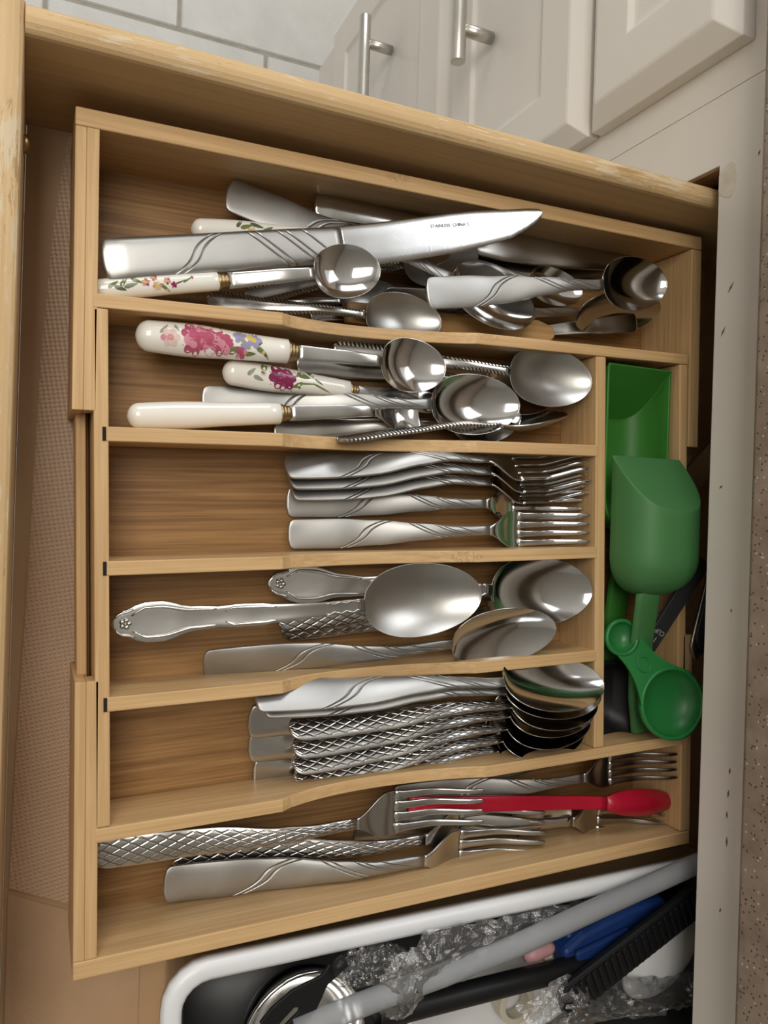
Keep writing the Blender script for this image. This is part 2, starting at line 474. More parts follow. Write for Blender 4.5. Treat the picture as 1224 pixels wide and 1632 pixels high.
cbox('partition', (XB + 0.0005, 0.94, 0.2425, 0.2575, -0.70, 0.0885), M['carcass'])
cbox('back_panel', (0.941, 0.955, -0.45, 0.64, -0.70, 0.0885), M['carcass'])
cbox('shelf_board', (XB + 0.0005, 0.94, -0.434, 0.242, -0.095, -0.08), M['carcass'])
cbox('toe_board', (0.42, 0.44, -0.45, 0.64, -LIFT + 0.001, -0.701), M['carcass'])
# yellowed filler at the corner of the opening, grime along the rail
pts = [(0.1895 + 0.0095 * math.cos(a) * (1 + 0.15 * math.sin(3 * a)), 0.0492 + 0.0075 * math.sin(a) * (1 + 0.12 * math.cos(2 * a))) for a in [2 * PI * k / 18 for k in range(18)]]
pts = [(max(min(a, 0.2075), 0.18), max(b, 0.0416)) for a, b in [(a + 0.008, b - 0.002) for a, b in pts]]
o = prism('filler_patch', [(a - 0.2505, b + LIFT) for a, b in pts], -0.0003, 0.0002, M['patch'], cab, axis='x')
for k, (yy, zz, ln, an) in enumerate(((0.11, 0.048, 0.006, 0.5), (0.1345, 0.0525, 0.007, 0.6), (-0.05, 0.06, 0.002, 0), (-0.153, 0.062, 0.005, 0.1), (-0.165, 0.0615, 0.004, 0), (-0.18, 0.062, 0.006, 0), (-0.14, 0.0625, 0.004, 0.1), (-0.22, 0.059, 0.003, 0.3), (0.205, 0.069, 0.003, 0.4), (0.02, 0.05, 0.003, 0.9))):
    c, s = math.cos(an), math.sin(an)
    q = [(yy + a * c - b * s - 0.2505, zz + a * s + b * c + LIFT) for a, b in ((-ln / 2, 0), (0, 0.0006), (ln / 2, 0), (0, -0.0006))]
    prism('chip_mark', q, -0.0002, 0.0001, M['dirt'], cab, axis='x')

def front_panel(y0, y1, z0, z1, inset, handle_z, name='drawer_front'):
    """raised panel: rounded outer edge, flat border, a step down to the inner field"""
    rings = [(0.0, 0.019), (0.0, 0.0095), (0.010, 0.0022), (0.0125, 0.0004), (0.0145, 0.0), (inset, 0.0), (inset + 0.004, 0.0028), (inset + 0.007, 0.0032)]
    v, f = [], []
    for d, dep in rings:
        x = 0.342 + dep - 0.361
        for yy, zz in ((y0 + d, z0 + d), (y1 - d, z0 + d), (y1 - d, z1 - d), (y0 + d, z1 - d)):
            v.append((x, yy - 0.2505, zz + LIFT))
    n = len(rings)
    for i in range(n - 1):
        for k in range(4): f.append((i * 4 + k, i * 4 + (k + 1) % 4, i * 4 + 4 + (k + 1) % 4, i * 4 + 4 + k))
    f.append((0, 1, 2, 3)); f.append(tuple(range(n * 4 - 4, n * 4)))
    o = from_data(name, v, f, M['paint'], cab, smooth=False)
    bevel(o, 0.0007, 2, 15)
    if handle_z is not None:
        hx = 0.310 - 0.361; zz = handle_z + LIFT; yc = 0.452 - 0.2505
        h = tube('bar_handle', [(hx, yc - 0.0785 + 0.157 * k / 4, zz) for k in range(5)], 0.0062, M['nickel'], o, 20)
        h.data.polygons.foreach_set('use_smooth', [len(p.vertices) == 4 for p in h.data.polygons])
        bevel(h, 0.0006, 2, 50)
        for s in (-1, 1):
            p = tube('handle_post', [(hx + 0.005, yc + s * 0.05, zz), (0.342 - 0.361, yc + s * 0.05, zz)], 0.0052, M['nickel'], o, 16)
    return o
front_panel(0.2705, 0.634, -0.0645, 0.0640, 0.044, None)
front_panel(0.2705, 0.634, -0.2705, -0.0685, 0.047, -0.1885)
front_panel(0.2705, 0.634, -0.6000, -0.2745, 0.055, -0.398)

ct = thing('worktop', 'brown speckled laminate worktop above the open drawer', 'worktop', (0.336, 0, 0.0893))
prof = [(0, 0.004), (0.004, 0.0), (0.62, 0.0), (0.62, 0.0385), (0.012, 0.0385), (0.003, 0.035), (0, 0.027)]
prism('slab', prof, -0.9, 0.64, M['counter'], ct, axis='y', bv=0.001)

# ------------------------------------------------------------------ the open drawer
FZ = -0.0535      # its bottom
dr = thing('open_drawer', 'pulled out wooden drawer with worn varnished top edges', 'drawer', (0, 0, FZ))
def dprism(name, b, mat, axis, r):
    """board with a rounded top edge"""
    x0, x1, y0, y1, z0, z1 = b
    n = 8
    if axis == 'x':
        c, h = (y0 + y1) / 2, (y1 - y0) / 2
        pts = [(y0, z0 - FZ), (y1, z0 - FZ)] + [(c + h * math.cos(PI * k / n), z1 - FZ - r + r * math.sin(PI * k / n)) for k in range(n + 1)]
        return prism(name, pts, x0, x1, mat, dr, axis='x')
    c, h = (x0 + x1) / 2, (x1 - x0) / 2
    pts = [(x0, z0 - FZ), (x1, z0 - FZ)] + [(c + h * math.cos(PI * k / n), z1 - FZ - r + r * math.sin(PI * k / n)) for k in range(n + 1)]
    return prism(name, pts, y0, y1, mat, dr, axis='y')
DT = 0.0318
DY0, DY1 = -0.3600, 0.1893
dprism('side_board', (-0.0086, 0.47, DY1, DY1 + 0.0125, FZ - 0.006, DT), M['drawer_x'], 'x', 0.0045)
dprism('side_board', (-0.0086, 0.47, DY0 - 0.0125, DY0, FZ - 0.006, DT), M['drawer_x'], 'x', 0.0045)
dprism('front_board', (-0.0212, -0.0087, DY0 - 0.0125, DY1 + 0.0125, FZ - 0.006, DT + 0.0004), M['drawer_y'], 'y', 0.003)
box('back_board', (0.4705, 0.482, DY0 - 0.0125, DY1 + 0.0125, -0.006, 0.0318 - FZ), M['drawer_y'], dr)
box('drawer_bottom', (-0.0085, 0.4703, DY0 + 0.0002, DY1 - 0.0002, -0.005, 0.0), M['drawer_base'], dr)
box('false_front', (-0.0405, -0.0214, DY0 - 0.03, DY1 + 0.0128, -0.012, 0.07), M['paint'], dr, 0.003)
p = [(0, 0.0042), (0.001, 0.0042), (0.0022, 0.0036), (0.003, 0.002), (0.0033, 0.0)]
v, f = lathe_data(p, 14, axis='x')
o = from_data('screw_head', v, f, M['brass'], dr); o.location = (-0.0087, 0.1600, 0.0535 - 0.008)

# dimpled liner lying on the drawer bottom; a second one meets it at a slant
def sheet(name, poly, z0, th, mat, label, cat):
    o = prism(name, poly, z0, z0 + th, mat, None, axis='z')
    return tag(o, label, cat)
sheet('drawer_liner', [(0.0105, 0.187), (0.0052, 0.14), (0.0012, 0.0755), (-0.0016, -0.033), (-0.0047, -0.128), (-0.0058, -0.196), (0.045, -0.219), (0.45, -0.219), (0.45, 0.187)],
      FZ + 0.0002, 0.0006, M['liner'], 'brown dimpled plastic liner on the drawer bottom under the wooden organizer', 'liner')
M['liner_flat'] = plain('smooth_clear_liner', (0.58, 0.39, 0.24), 0.33, var=0.06, scale=30, bump=0.25, bscale=420)
sheet('drawer_liner', [(-0.0062, -0.199), (0.045, -0.2225), (0.059, -0.2225), (0.059, -0.3585), (-0.0062, -0.3585)],
      FZ + 0.0002, 0.0005, M['liner_flat'], 'smoother glossy liner piece in the drawer corner beside the white bin', 'liner')

# ------------------------------------------------------------------ bamboo organizer
Z_MF, Z_TF, Z_BOT = -0.035, -0.0455, -0.0525
org = thing('cutlery_organizer', 'expandable bamboo cutlery organizer with lanes and two sliding side trays', 'organizer', (0.0220, 0.0954, Z_BOT), 0.033)
def ob(name, b, mat, parent=org, bv=0.0007):
    return box(name, (b[0], b[1], b[2], b[3], b[4] - Z_BOT, b[5] - Z_BOT), mat, parent, bv)
def dip_wall(name, u0, u1, y0, y1, zb, zt, da, db, depth, mat, parent=org, dado=0.0):
    n = 22
    pts = [(u0, zb), (u1, zb), (u1, zt), (db, zt)]
    pts += [(lerp(db, da, k / n), zt - depth * math.sin(PI * (1 - k / n) ** 0.85) ** 0.8) for k in range(1, n)]
    pts += [(da, zt), (u0, zt)]
    return prism(name, [(a, b - Z_BOT) for a, b in pts], y0, y1, mat, parent, axis='y', bv=0.0005)
LW = 0.0066
ob('base_panel', (0.0004, 0.3606, -0.2526, -0.0004, -0.0402, Z_MF), M['bam_floor_shaded'])
ob('end_wall', (0.0, LW, -0.2462, -0.0066, Z_MF, 0.0), M['bam_y'])
ob('end_wall', (0.3545, 0.361, -0.2462, -0.0066, Z_MF, 0.0), M['bam_y'])
ob('cross_wall', (0.2872, 0.2946, -0.2462, -0.0066, Z_MF, 0.0), M['bam_y'])
dip_wall('side_wall', 0.0, 0.361, -0.0064, 0.0, Z_MF, 0.0002, 0.0895, 0.203, 0.0115, M['bam_x'])
dip_wall('side_wall', 0.0, 0.361, -0.253, -0.2464, Z_MF, 0.0002, 0.0895, 0.21, 0.0115, M['bam_x'])
for yl in (-0.0641, -0.1262, -0.1893):
    d = dip_wall('divider', 0.0052, 0.2882, yl - 0.0034, yl + 0.0034, Z_MF + 0.0002, 0.0003, 0.0895, 0.203, 0.0115, M['bam_x'])
    ob('joint_gap', (0.0038, 0.0054, yl - 0.0032, yl + 0.0032, -0.02, 0.0004), M['gap'], bv=0)
ob('slide_rail', (-0.0068, -0.0022, -0.250, -0.003, -0.042, -0.019), M['bam_y'])
ob('slide_strip', (-0.0022, -0.0003, -0.250, -0.003, -0.042, -0.030), M['bam_y'])

def tray(top):
    """a side tray: its floor is the part, its walls are the sub-parts; local y points away from the centre box"""
    sgn = 1 if top else -1
    yaw = 0.0165 if top else 0.0225
    ox, oy = (0.0122, 0.1786) if top else (0.0224, -0.2196)
    L = 0.3798 if top else 0.3757
    inner = (-0.137) * sgn
    def yb(a, b): return (min(a * sgn, b * sgn), max(a * sgn, b * sgn))
    z = lambda q: q - Z_BOT
    t = box('sliding_tray', (0.0015, L - 0.001, *yb(-0.137, -0.0005), z(-0.0515), z(Z_TF)), M['bam_floor_shaded'], org)
    t.matrix_local = Matrix.Translation(Matrix.Rotation(-0.033, 3, 'Z') @ Vector((ox - 0.0220, oy - 0.0954, 0))) @ Matrix.Rotation(yaw - 0.033, 4, 'Z')
    box('tray_side_wall', (0.0, L, *yb(-0.0085, 0), z(-0.0515), z(0.0)), M['bam_x'], t, 0.0007)
    box('tray_end_board', (0.0001, 0.0049, *yb(-0.137, -0.0086), z(-0.0515), z(-0.0001)), M['bam_y'], t, 0.0003)
    box('tray_end_cap', (0.00495, 0.0104, *yb(-0.137, -0.0086), z(-0.0125), z(0.0)), M['bam_y'], t, 0.0003)
    box('tray_end_strip', (0.00485, 0.0104, *yb(-0.062, -0.0086), z(-0.0455), z(-0.0127)), M['bam_y'], t, 0.0004)
    box('tray_end_wall', (L - 0.0085, L, *yb(-0.137, -0.0088), z(-0.0455), z(0.0)), M['bam_y'], t, 0.0007)
    return t
tray(True); tray(False)

# ------------------------------------------------------------------ cutlery builders (local: handle end at x=0, tip towards +x, face up, resting on z=0)
def strip(name, s_list, nv, hw, zc, th, cup, mat, parent, yc=lambda s: 0.0, power=2.0, u_of=lambda s: s, edge=0.35):
    """a bent metal strip with rounded rims: half width, mid height, thickness and cup are functions of s"""
    v, f, uv = [], [], []
    ns = len(s_list)
    row = 2 * nv
    for s in s_list:
        h, z0, t, c, y0 = hw(s), zc(s), th(s), cup(s), yc(s)
        for k in range(nv):
            q = math.sin(PI / 2 * (-1 + 2 * k / (nv - 1)))
            rim = 1 - edge * abs(q) ** 8
            v.append((s, y0 + q * h, z0 + c * abs(q) ** power + t / 2 * rim)); uv.append((u_of(s), q))
        for k in range(nv):
            q = math.sin(PI / 2 * (1 - 2 * k / (nv - 1)))
            rim = 1 - edge * abs(q) ** 8
            v.append((s, y0 + q * h, z0 + c * abs(q) ** power - t / 2 * rim)); uv.append((u_of(s), q))
    for i in range(ns - 1):
        for k in range(row):
            f.append((i * row + k, i * row + (k + 1) % row, (i + 1) * row + (k + 1) % row, (i + 1) * row + k))
    f.append(tuple(range(row))); f.append(tuple(range((ns - 1) * row, ns * row)))
    return from_data(name, v, f, mat, parent, uvs=uv)
def cosrange(a, b, n, both=True):
    out = []
    for i in range(n + 1):
        t = i / n
        out.append(a + (b - a) * (0.5 - 0.5 * math.cos(PI * t)) if both else a + (b - a) * t)
    return out
def end_round(s, r, p):
    """half-width factor near a rounded end at s = 0"""
    if s >= r: return 1.0
    t = 1 - max(0.0, s) / r
    return max(0.03, (1 - t ** p)) ** (1 / p)

def handle_fn(wtab, r_end, p_end):
    return lambda s: interp(wtab, s) * end_round(s, r_end, p_end)

def spoon(root, L, bl, bw, wtab, mats, depth=0.008, r_end=0.006, p_end=3.2, neck_z=0.011, th=0.0021, tip_pow=0.85, crown=-0.0008, square=False):
    sj = L - bl
    hwh = handle_fn(wtab, r_end, p_end)
    neck = wtab[-1][1]
    def tq(s): return max(0.0, min(1.0, (s - sj) / bl))
    def e(t):
        w = t ** tip_pow
        return math.sqrt(max(0.0, 4 * w * (1 - w))) if not square else min(1.0, (4 * t) ** 0.7) * (1 - 0.1 * t) if t < 0.985 else 0.85
    def hw(s):
        if s < sj: return hwh(s)
        t = tq(s)
        return max(0.0006, ((neck * (1 - ss(0, 0.5, t))) ** 3 + (bw * e(t)) ** 3) ** (1 / 3))
    def rimz(s):
        t = tq(s); return lerp(neck_z, depth + 0.001, ss(0, 0.75, t))
    def dep(t): return depth * (max(0.0, math.sin(PI * min(1, t ** 0.9))) ** 0.75 if not square else ss(0, 0.4, t) * 0.8)
    zt = [(0, 0.0022), (0.3 * sj, 0.0042), (0.75 * sj, neck_z + 0.002), (sj, neck_z)]
    def zc(s):
        if s < sj: return interp(zt, s)
        return rimz(s) - dep(tq(s)) + 0.0003
    def cup(s):
        if s < sj: return crown * ss(0.0, 0.02, s) * (1 - ss(sj - 0.012, sj, s))
        return dep(tq(s))
    thf = lambda s: lerp(th, 0.0012, ss(sj - 0.02, sj + 0.01, s))
    h = strip('handle', cosrange(0, 0.012, 8, False) + [0.012 + (sj - 0.012) * i / 26 for i in range(1, 27)], 13, hw, zc, thf, cup, mats[0], root, power=2.0, u_of=lambda s: s / sj)
    b = strip('bowl', [sj + bl * (0.5 - 0.5 * math.cos(PI * i / 34)) for i in range(35)], 19, hw, zc, thf, cup, mats[1], root, power=2.1, u_of=lambda s: s)
    return h, b
def fork(root, L, hl, hwid, wtab, mats, neck_z=0.012, r_end=0.006, p_end=3.2, th=0.0021, crown=-0.0008):
    sj = L - hl
    hwh = handle_fn(wtab, r_end, p_end); neck = wtab[-1][1]
    st = sj + hl * 0.33
    ztab = [(0, 0.0022), (0.3 * sj, 0.0042), (0.78 * sj, neck_z + 0.002), (sj, neck_z - 0.0005), (sj + hl * 0.34, 0.0028), (sj + hl * 0.58, 0.0030), (L, 0.0125)]
    zc = lambda s: interp(ztab, s)
    def hw(s):
        if s < sj: return hwh(s)
        return lerp(neck, hwid, ss(0, 1, (s - sj) / (hl * 0.27)) ** 0.85)
    thf = lambda s: lerp(th, 0.0017, ss(sj - 0.02, sj + 0.02, s))
    cuph = lambda s: crown * ss(0.0, 0.02, s) * (1 - ss(sj - 0.012, sj, s)) + (0.0012 * ss(sj, sj + 0.02, s) if s > sj else 0)
    strip('handle', cosrange(0, 0.012, 8, False) + [0.012 + (sj - 0.012) * i / 26 for i in range(1, 27)], 13, hw, zc, thf, cuph, mats[0], root, u_of=lambda s: s / sj)
    head = strip('head', [sj + (st - sj) * i / 16 for i in range(17)], 13, hw, zc, thf, cuph, mats[1], root)
    pitch = hwid * 2 / 4
    for k in range(4):
        yk = -hwid + pitch * (k + 0.5)
        th_w = pitch * 0.5
        def tw(s, th_w=th_w):
            t = (s - st) / (L - st)
            return max(0.0004, lerp(th_w * (1.0 - 0.30 * ss(0, 0.12, t)), th_w * 0.42, ss(0.1, 1.0, t))) * (end_round(L - s, 0.002, 2) if s > L - 0.002 else 1)
        cupk = lambda s: 0.0
        zk = lambda s, yk=yk: zc(s) + 0.0012 * abs(yk / hwid) ** 2
        yy = lambda s, yk=yk: yk * lerp(1.0, 0.97, ss(st, L, s))
        strip('tine', [st - 0.0003 + (L - st + 0.0003) * i / 18 for i in range(17)] + [L - 0.0012, L - 0.0005, L], 7, tw, zk, lambda s: 0.0017, cupk, mats[1], head, yc=yy, edge=0.6)
def dinner_knife(root, L, hl, mats, w0=0.0104, w1=0.0092, bw=0.0098, thick=0.0062, serrated=True, r_end=0.005):
    zt = lambda s: thick / 2 + 0.0004
    wt = [(0, w0), (hl * 0.5, lerp(w0, w1, 0.5)), (hl, w1)]
    hw = lambda s: interp(wt, s) * end_round(s, r_end, 3.4)
    thf = lambda s: lerp(thick * 0.55, thick, ss(0, 0.012, s)) * (1 - 0.25 * ss(hl - 0.02, hl, s))
    strip('handle', cosrange(0, 0.012, 8, False) + [0.012 + (hl - 0.012) * i / 26 for i in range(1, 27)], 15, hw, zt, thf, lambda s: -0.0006, mats[0], root, u_of=lambda s: s / hl, edge=0.75)
    bl = L - hl; kx = bw / 0.0098
    def lo(s):     # the cutting edge (local -y), bellied and turned up to the rounded tip
        t = (s - hl) / bl
        tooth = 0.00022 * (1 if int(s * 1100) % 2 else -1) if serrated and 0.38 < t < 0.95 else 0
        return kx * interp_lin([(0, -0.0098), (0.03, -0.0112), (0.16, -0.0118), (0.32, -0.0107), (0.5, -0.0091), (0.645, -0.0068), (0.815, -0.0035), (0.92, 0.0017), (0.97, 0.0052), (0.99, 0.0073), (1.0, 0.0096)], t) + tooth
    def hi(s):
        t = (s - hl) / bl
        return kx * interp_lin([(0, 0.0092), (0.16, 0.0098), (0.5, 0.0124), (0.645, 0.0129), (0.92, 0.0126), (0.98, 0.0121), (0.993, 0.0114), (1.0, 0.0102)], t)
    hwb = lambda s: max(0.0004, (hi(s) - lo(s)) / 2)
    ycb = lambda s: (hi(s) + lo(s)) / 2
    b = strip('blade', [hl + 0.0004 + (bl - 0.0004) * i / 150 for i in range(140)] + [L - bl * 0.06 * (1 - i / 14) ** 1.5 for i in range(1, 15)], 9, hwb, zt, lambda s: lerp(0.0022, 0.0012, ss(hl, L, s)), lambda s: 0, mats[1], root, yc=ycb, edge=0.8)
    return b

SW_W = [(0, 0.0086), (0.03, 0.0088), (0.055, 0.0076), (0.085, 0.0050), (0.105, 0.0032), (0.13, 0.0028)]
def wscale(tab, ks, kw): return [(a * ks, b * kw) for a, b in tab]
DI_W = [(0, 0.0072), (0.02, 0.0076), (0.06, 0.0066), (0.095, 0.0043), (0.118, 0.0030), (0.14, 0.0028)]
RO_W = [(0, 0.0062), (0.02, 0.0066), (0.06, 0.0046), (0.10, 0.0028), (0.14, 0.0025)]
PL_W = [(0, 0.0085), (0.03, 0.0080), (0.07, 0.0055), (0.11, 0.0033), (0.14, 0.0028)]

def flower_faces(cx, cy, r, petals, cols, surf, out, rot=0.0):
    """a printed bloom: overlapping flat petals laid on the curved handle surface"""
    def blob(x, y, rx, ry, a, mi, lift):
        n = 11; i0 = len(out[0]); c, s = math.cos(a), math.sin(a)
        out[0].append(surf(x, y, lift))
        for k in range(n):
            t = 2 * PI * k / n
            px, py = rx * math.cos(t), ry * math.sin(t)
            out[0].append(surf(x + px * c - py * s, y + px * s + py * c, lift))
        for k in range(n):
            out[1].append((i0, i0 + 1 + k, i0 + 1 + (k + 1) % n)); out[2].append(mi)
    if petals >= 7: blob(cx, cy, r * 0.92, r * 0.80, rot, cols[0], 0.00007)
    for k in range(petals):
        a = rot + 2 * PI * k / petals
        blob(cx + r * 0.55 * math.cos(a), cy + r * 0.55 * math.sin(a), r * 0.52, r * 0.40, a, cols[k % len(cols)], 0.00010 + 0.00002 * (k % 3))
    blob(cx, cy, r * 0.36, r * 0.34, 0, cols[-1], 0.00018)
    return blob
def print_mats():
    t = {}
    for n, c in dict(rose=(0.46, 0.09, 0.16), rose_l=(0.66, 0.27, 0.33), plum=(0.22, 0.025, 0.085), plum_l=(0.36, 0.06, 0.15), leaf=(0.16, 0.20, 0.07), leaf_d=(0.10, 0.13, 0.07), lilac=(0.33, 0.30, 0.50), yellow=(0.66, 0.50, 0.16), grey=(0.33, 0.33, 0.28), pinkw=(0.72, 0.55, 0.50)).items():
        t[n] = plain('glaze_print_' + n, c, 0.14, var=0.12, scale=260)
    return t
PM = print_mats(); PK = list(PM); PI_ = {k: i for i, k in enumerate(PK)}
def porcelain(root, hl, r0, r1, floral, L, bowl=None, kind='spoon'):
    """glazed handle, ferrule, steel neck with bowl or blade"""
    zc = r0 * 0.86
    prof = [(0.0, 0.0)]
    for k in range(1, 9):
        a = PI / 2 * k / 8; prof.append((r0 * 0.8 * (1 - math.cos(a)), r0 * 0.93 * math.sin(a)))
    for k in range(1, 13):
        t = k / 12; prof.append((lerp(r0 * 0.8, hl, t), lerp(r0 * 0.93, r1, ss(0.25, 1, t)) + 0.07 * r0 * math.sin(PI * min(1, t * 1.8)) * (t < 0.56)))
    prof += [(hl + 0.0008, r1 * 0.8), (hl + 0.001, 0.0)]
    v, f = lathe_data(prof, 28, flat=0.84)
    h = from_data('porcelain_handle', [(a, b, c + zc) for a, b, c in v], f, M['porcelain'], root)
    def rad(s):
        for (a, ra), (b, rb) in zip(prof, prof[1:]):
            if a <= s <= b: return lerp(ra, rb, (s - a) / max(1e-9, b - a))
        return r1
    def surf(x, y, lift):
        r = rad(x); q = max(-0.97, min(0.97, y / max(r, 1e-6)))
        ang = math.asin(q)
        return (x, (r + lift) * math.sin(ang), zc + (r + lift) * 0.84 * math.cos(ang) + lift * 0.2)
    if floral:
        out = ([], [], [])
        for it in floral:
            if it[0] == 'bloom':
                _, x, y, r, n, cols, rot = it
                flower_faces(x, y, r, n, [PI_[c] for c in cols], surf, out, rot)
            elif it[0] == 'leaf':
                _, x, y, rx, ry, a, c = it
                i0 = len(out[0]); n = 9; ca, sa = math.cos(a), math.sin(a)
                out[0].append(surf(x, y, 0.00008))
                for k in range(n):
                    t = 2 * PI * k / n
                    px = rx * math.cos(t); py = ry * math.sin(t) * (1 - 0.5 * math.cos(t))
                    out[0].append(surf(x + px * ca - py * sa, y + px * sa + py * ca, 0.00008))
                for k in range(n): out[1].append((i0, i0 + 1 + k, i0 + 1 + (k + 1) % n)); out[2].append(PI_[c])
        o = from_data('flower_print', out[0], out[1], None, h, mats=[PM[k] for k in PK], fmat=out[2])
        o['label'] = 'printed flowers'
    fp = []
    for k in range(13):
        t = k / 12; fp.append((hl + 0.0006 + 0.0052 * t, r1 * (0.80 - 0.22 * t) * (1 + 0.10 * abs(math.sin(t * 3 * PI)))))
    v, f = lathe_data([(hl + 0.0006, 0)] + fp + [(hl + 0.006, 0)], 20, flat=0.84)
    from_data('ferrule', [(a, b, c + zc) for a, b, c in v], f, M['brass'], root)
    s0 = hl + 0.0055
    if kind == 'knife':
        hw = lambda s: interp([(s0, 0.0035), (s0 + 0.01, 0.0042), (s0 + 0.03, 0.0062), (L - 0.02, 0.0066), (L, 0.0022)], s)
        strip('blade', [lerp(s0, L, i / 40) for i in range(41)], 9, hw, lambda s: zc, lambda s: 0.0016, lambda s: 0, M['steel'], root, edge=0.8)
        return
    bl, bw, depth = bowl
    sj = L - bl
    square = kind == 'shovel'
    def tq(s): return max(0.0, min(1.0, (s - sj) / bl))
    def e(t):
        if square: return min(1.0, (2.2 * t) ** 0.8) * (1 if t < 0.97 else 0.93)
        w = t ** 0.85; return math.sqrt(max(0.0, 4 * w * (1 - w)))
    nk = 0.0030
    def hw(s):
        if s < sj: return interp([(s0, 0.0040), (lerp(s0, sj, 0.5), 0.0036), (sj, nk)], s)
        return max(0.0006, ((nk * (1 - ss(0, 0.5, tq(s)))) ** 3 + (bw * e(tq(s))) ** 3) ** (1 / 3))
    dep = lambda t: depth * (max(0.0, math.sin(PI * t ** 0.9)) ** 0.75 if not square else ss(0, 0.6, t) * (1 - 0.5 * ss(0.7, 1, t)))
    rimz = lambda s: interp([(s0, zc), (sj - 0.01, zc + 0.003), (sj + bl * 0.6, depth + 0.0012), (L, depth + 0.0012)], s)
    zf = lambda s: rimz(s) - (dep(tq(s)) if s >= sj else 0)
    cu = lambda s: dep(tq(s)) if s >= sj else -0.0002
    tf = lambda s: lerp(0.0024, 0.0011, ss(sj - 0.015, sj + 0.01, s))
    strip('neck', [lerp(s0, sj, i / 14) for i in range(15)], 9, hw, zf, tf, cu, M['steel'], root)
    strip('bowl', [sj + bl * (0.5 - 0.5 * math.cos(PI * i / 30)) for i in range(31)], 17, hw, zf, tf, cu, M['bright'], root, power=2.1)

def ornate(root, L, bl, bw, wk=1.0, bowl_mat='worn'):
    k = L / 0.20
    wt = [(0, 0.0030), (0.006 * k, 0.0066), (0.016 * k, 0.0102), (0.024 * k, 0.0104), (0.040 * k, 0.0064), (0.055 * k, 0.0052), (0.060 * k, 0.0060), (0.074 * k, 0.0058), (0.082 * k, 0.0046), (0.105 * k, 0.0036), (L - bl, 0.0036)]
    wt = [(a, b * wk) for a, b in wt]
    h, b = spoon(root, L, bl, bw, wt, (M['steel'], M[bowl_mat]), depth=0.0085, r_end=0.003, p_end=2.2, neck_z=0.011, crown=0.0003)
    sj = L - bl
    zt = [(0, 0.0022), (0.3 * sj, 0.0042), (0.75 * sj, 0.013), (sj, 0.011)]
    top = lambda s, q: interp(zt, s) + 0.00115 + 0.0003 * q * q
    # raised scrolls along both rims, rosette at the end
    for sg in (-1, 1):
        for a, e_, w in ((0.010, 0.052, 0.80), (0.056, 0.082, 0.80)):
            pts = []
            for i in range(20):
                s = lerp(a, e_, i / 19) * k
                curl = 0.80 - 0.35 * math.sin(PI * i / 19) ** 0.5 * 0.25 - (0.30 * (1 - i / 3) if i < 3 else 0)
                pts.append((s, sg * interp(wt, s) * curl, top(s, 0.8)))
            tube('scroll', pts, [0.0009 * math.sin(PI * (i + 1) / 21) ** 0.5 for i in range(20)], M['steel'], h, 8)
        pts = [(lerp(0.002, 0.011, i / 9) * k, sg * interp(wt, lerp(0.002, 0.011, i / 9) * k) * 0.86, top(0.006, 0.8)) for i in range(10)]
        tube('scroll', pts, 0.0007, M['steel'], h, 8)
        pts = [(lerp(0.108, sj / k - 0.002, i / 9) * k, sg * 0.0026 * wk * (1 + 0.25 * math.sin(i * 2.1)), top(lerp(0.108, sj / k - 0.002, i / 9) * k, 0.6) - 0.0002) for i in range(10)]
        tube('scroll', pts, 0.00055, M['steel'], h, 6)
    v, f = [], []
    cx = 0.0068 * k
    for p_ in range(5):
        a = 2 * PI * p_ / 5
        lv, lf = lathe_data([(-0.0004, 0.0), (-0.0003, 0.0010), (0.0004, 0.0013), (0.0009, 0.0010), (0.0010, 0.0)], 10, axis='z')
        i0 = len(v)
        v += [(cx + x + 0.0018 * math.cos(a), y + 0.0018 * math.sin(a), z + top(cx, 0)) for x, y, z in lv]
        f += [tuple(i + i0 for i in q) for q in lf]
    lv, lf = lathe_data([(-0.0004, 0.0), (0.0003, 0.0009), (0.0012, 0.0007), (0.0014, 0.0)], 10, axis='z')
    i0 = len(v); v += [(cx + x, y, z + top(cx, 0)) for x, y, z in lv]; f += [tuple(i + i0 for i in q) for q in lf]
    from_data('rosette', v, f, M['steel'], h)

# ------------------------------------------------------------------ placing
PROTO = {}
def place(root, H, Tp, L, roll=0.0, flip=False, pitch=None):
    H, Tp = Vector(H), Vector(Tp)
    d = Tp - H
    k = d.length / L
    x = d.normalized()
    y = Vector((0, 0, 1)).cross(x).normalized()
    z = x.cross(y)
    if flip: y, z = -y, -z
    m = Matrix((x, y, z)).transposed().to_4x4()
    root.matrix_world = Matrix.Translation(H) @ m @ Matrix.Rotation(math.radians(roll), 4, 'X') @ Matrix.Scale(k, 4)
def get(key, builder, name):
    """first use builds the piece, later uses copy it with its parts"""
    if key not in PROTO:
        o = bpy.data.objects.new(name, None); COL.objects.link(o); o.empty_display_size = 0.01
        builder(o); PROTO[key] = o
        return o
    return copy_tree(PROTO[key])
LEN = {}
def b_swirl_knife(o):
    b = dinner_knife(o, 0.245, 0.1195, (M['swirl'], M['blade']))
    c = bpy.data.curves.new('engraving', 'FONT'); c.body = 'STAINLESS  CHINA \u00a9'; c.size = 0.0026; c.extrude = 0.00003; c.align_x = 'CENTER'; c.align_y = 'CENTER'
    c.materials.append(M['ink'])
    t = text_mesh('engraving', c, b); t.location = (0.184, 0.0058, 0.00455); t['label'] = 'fine engraved lettering'
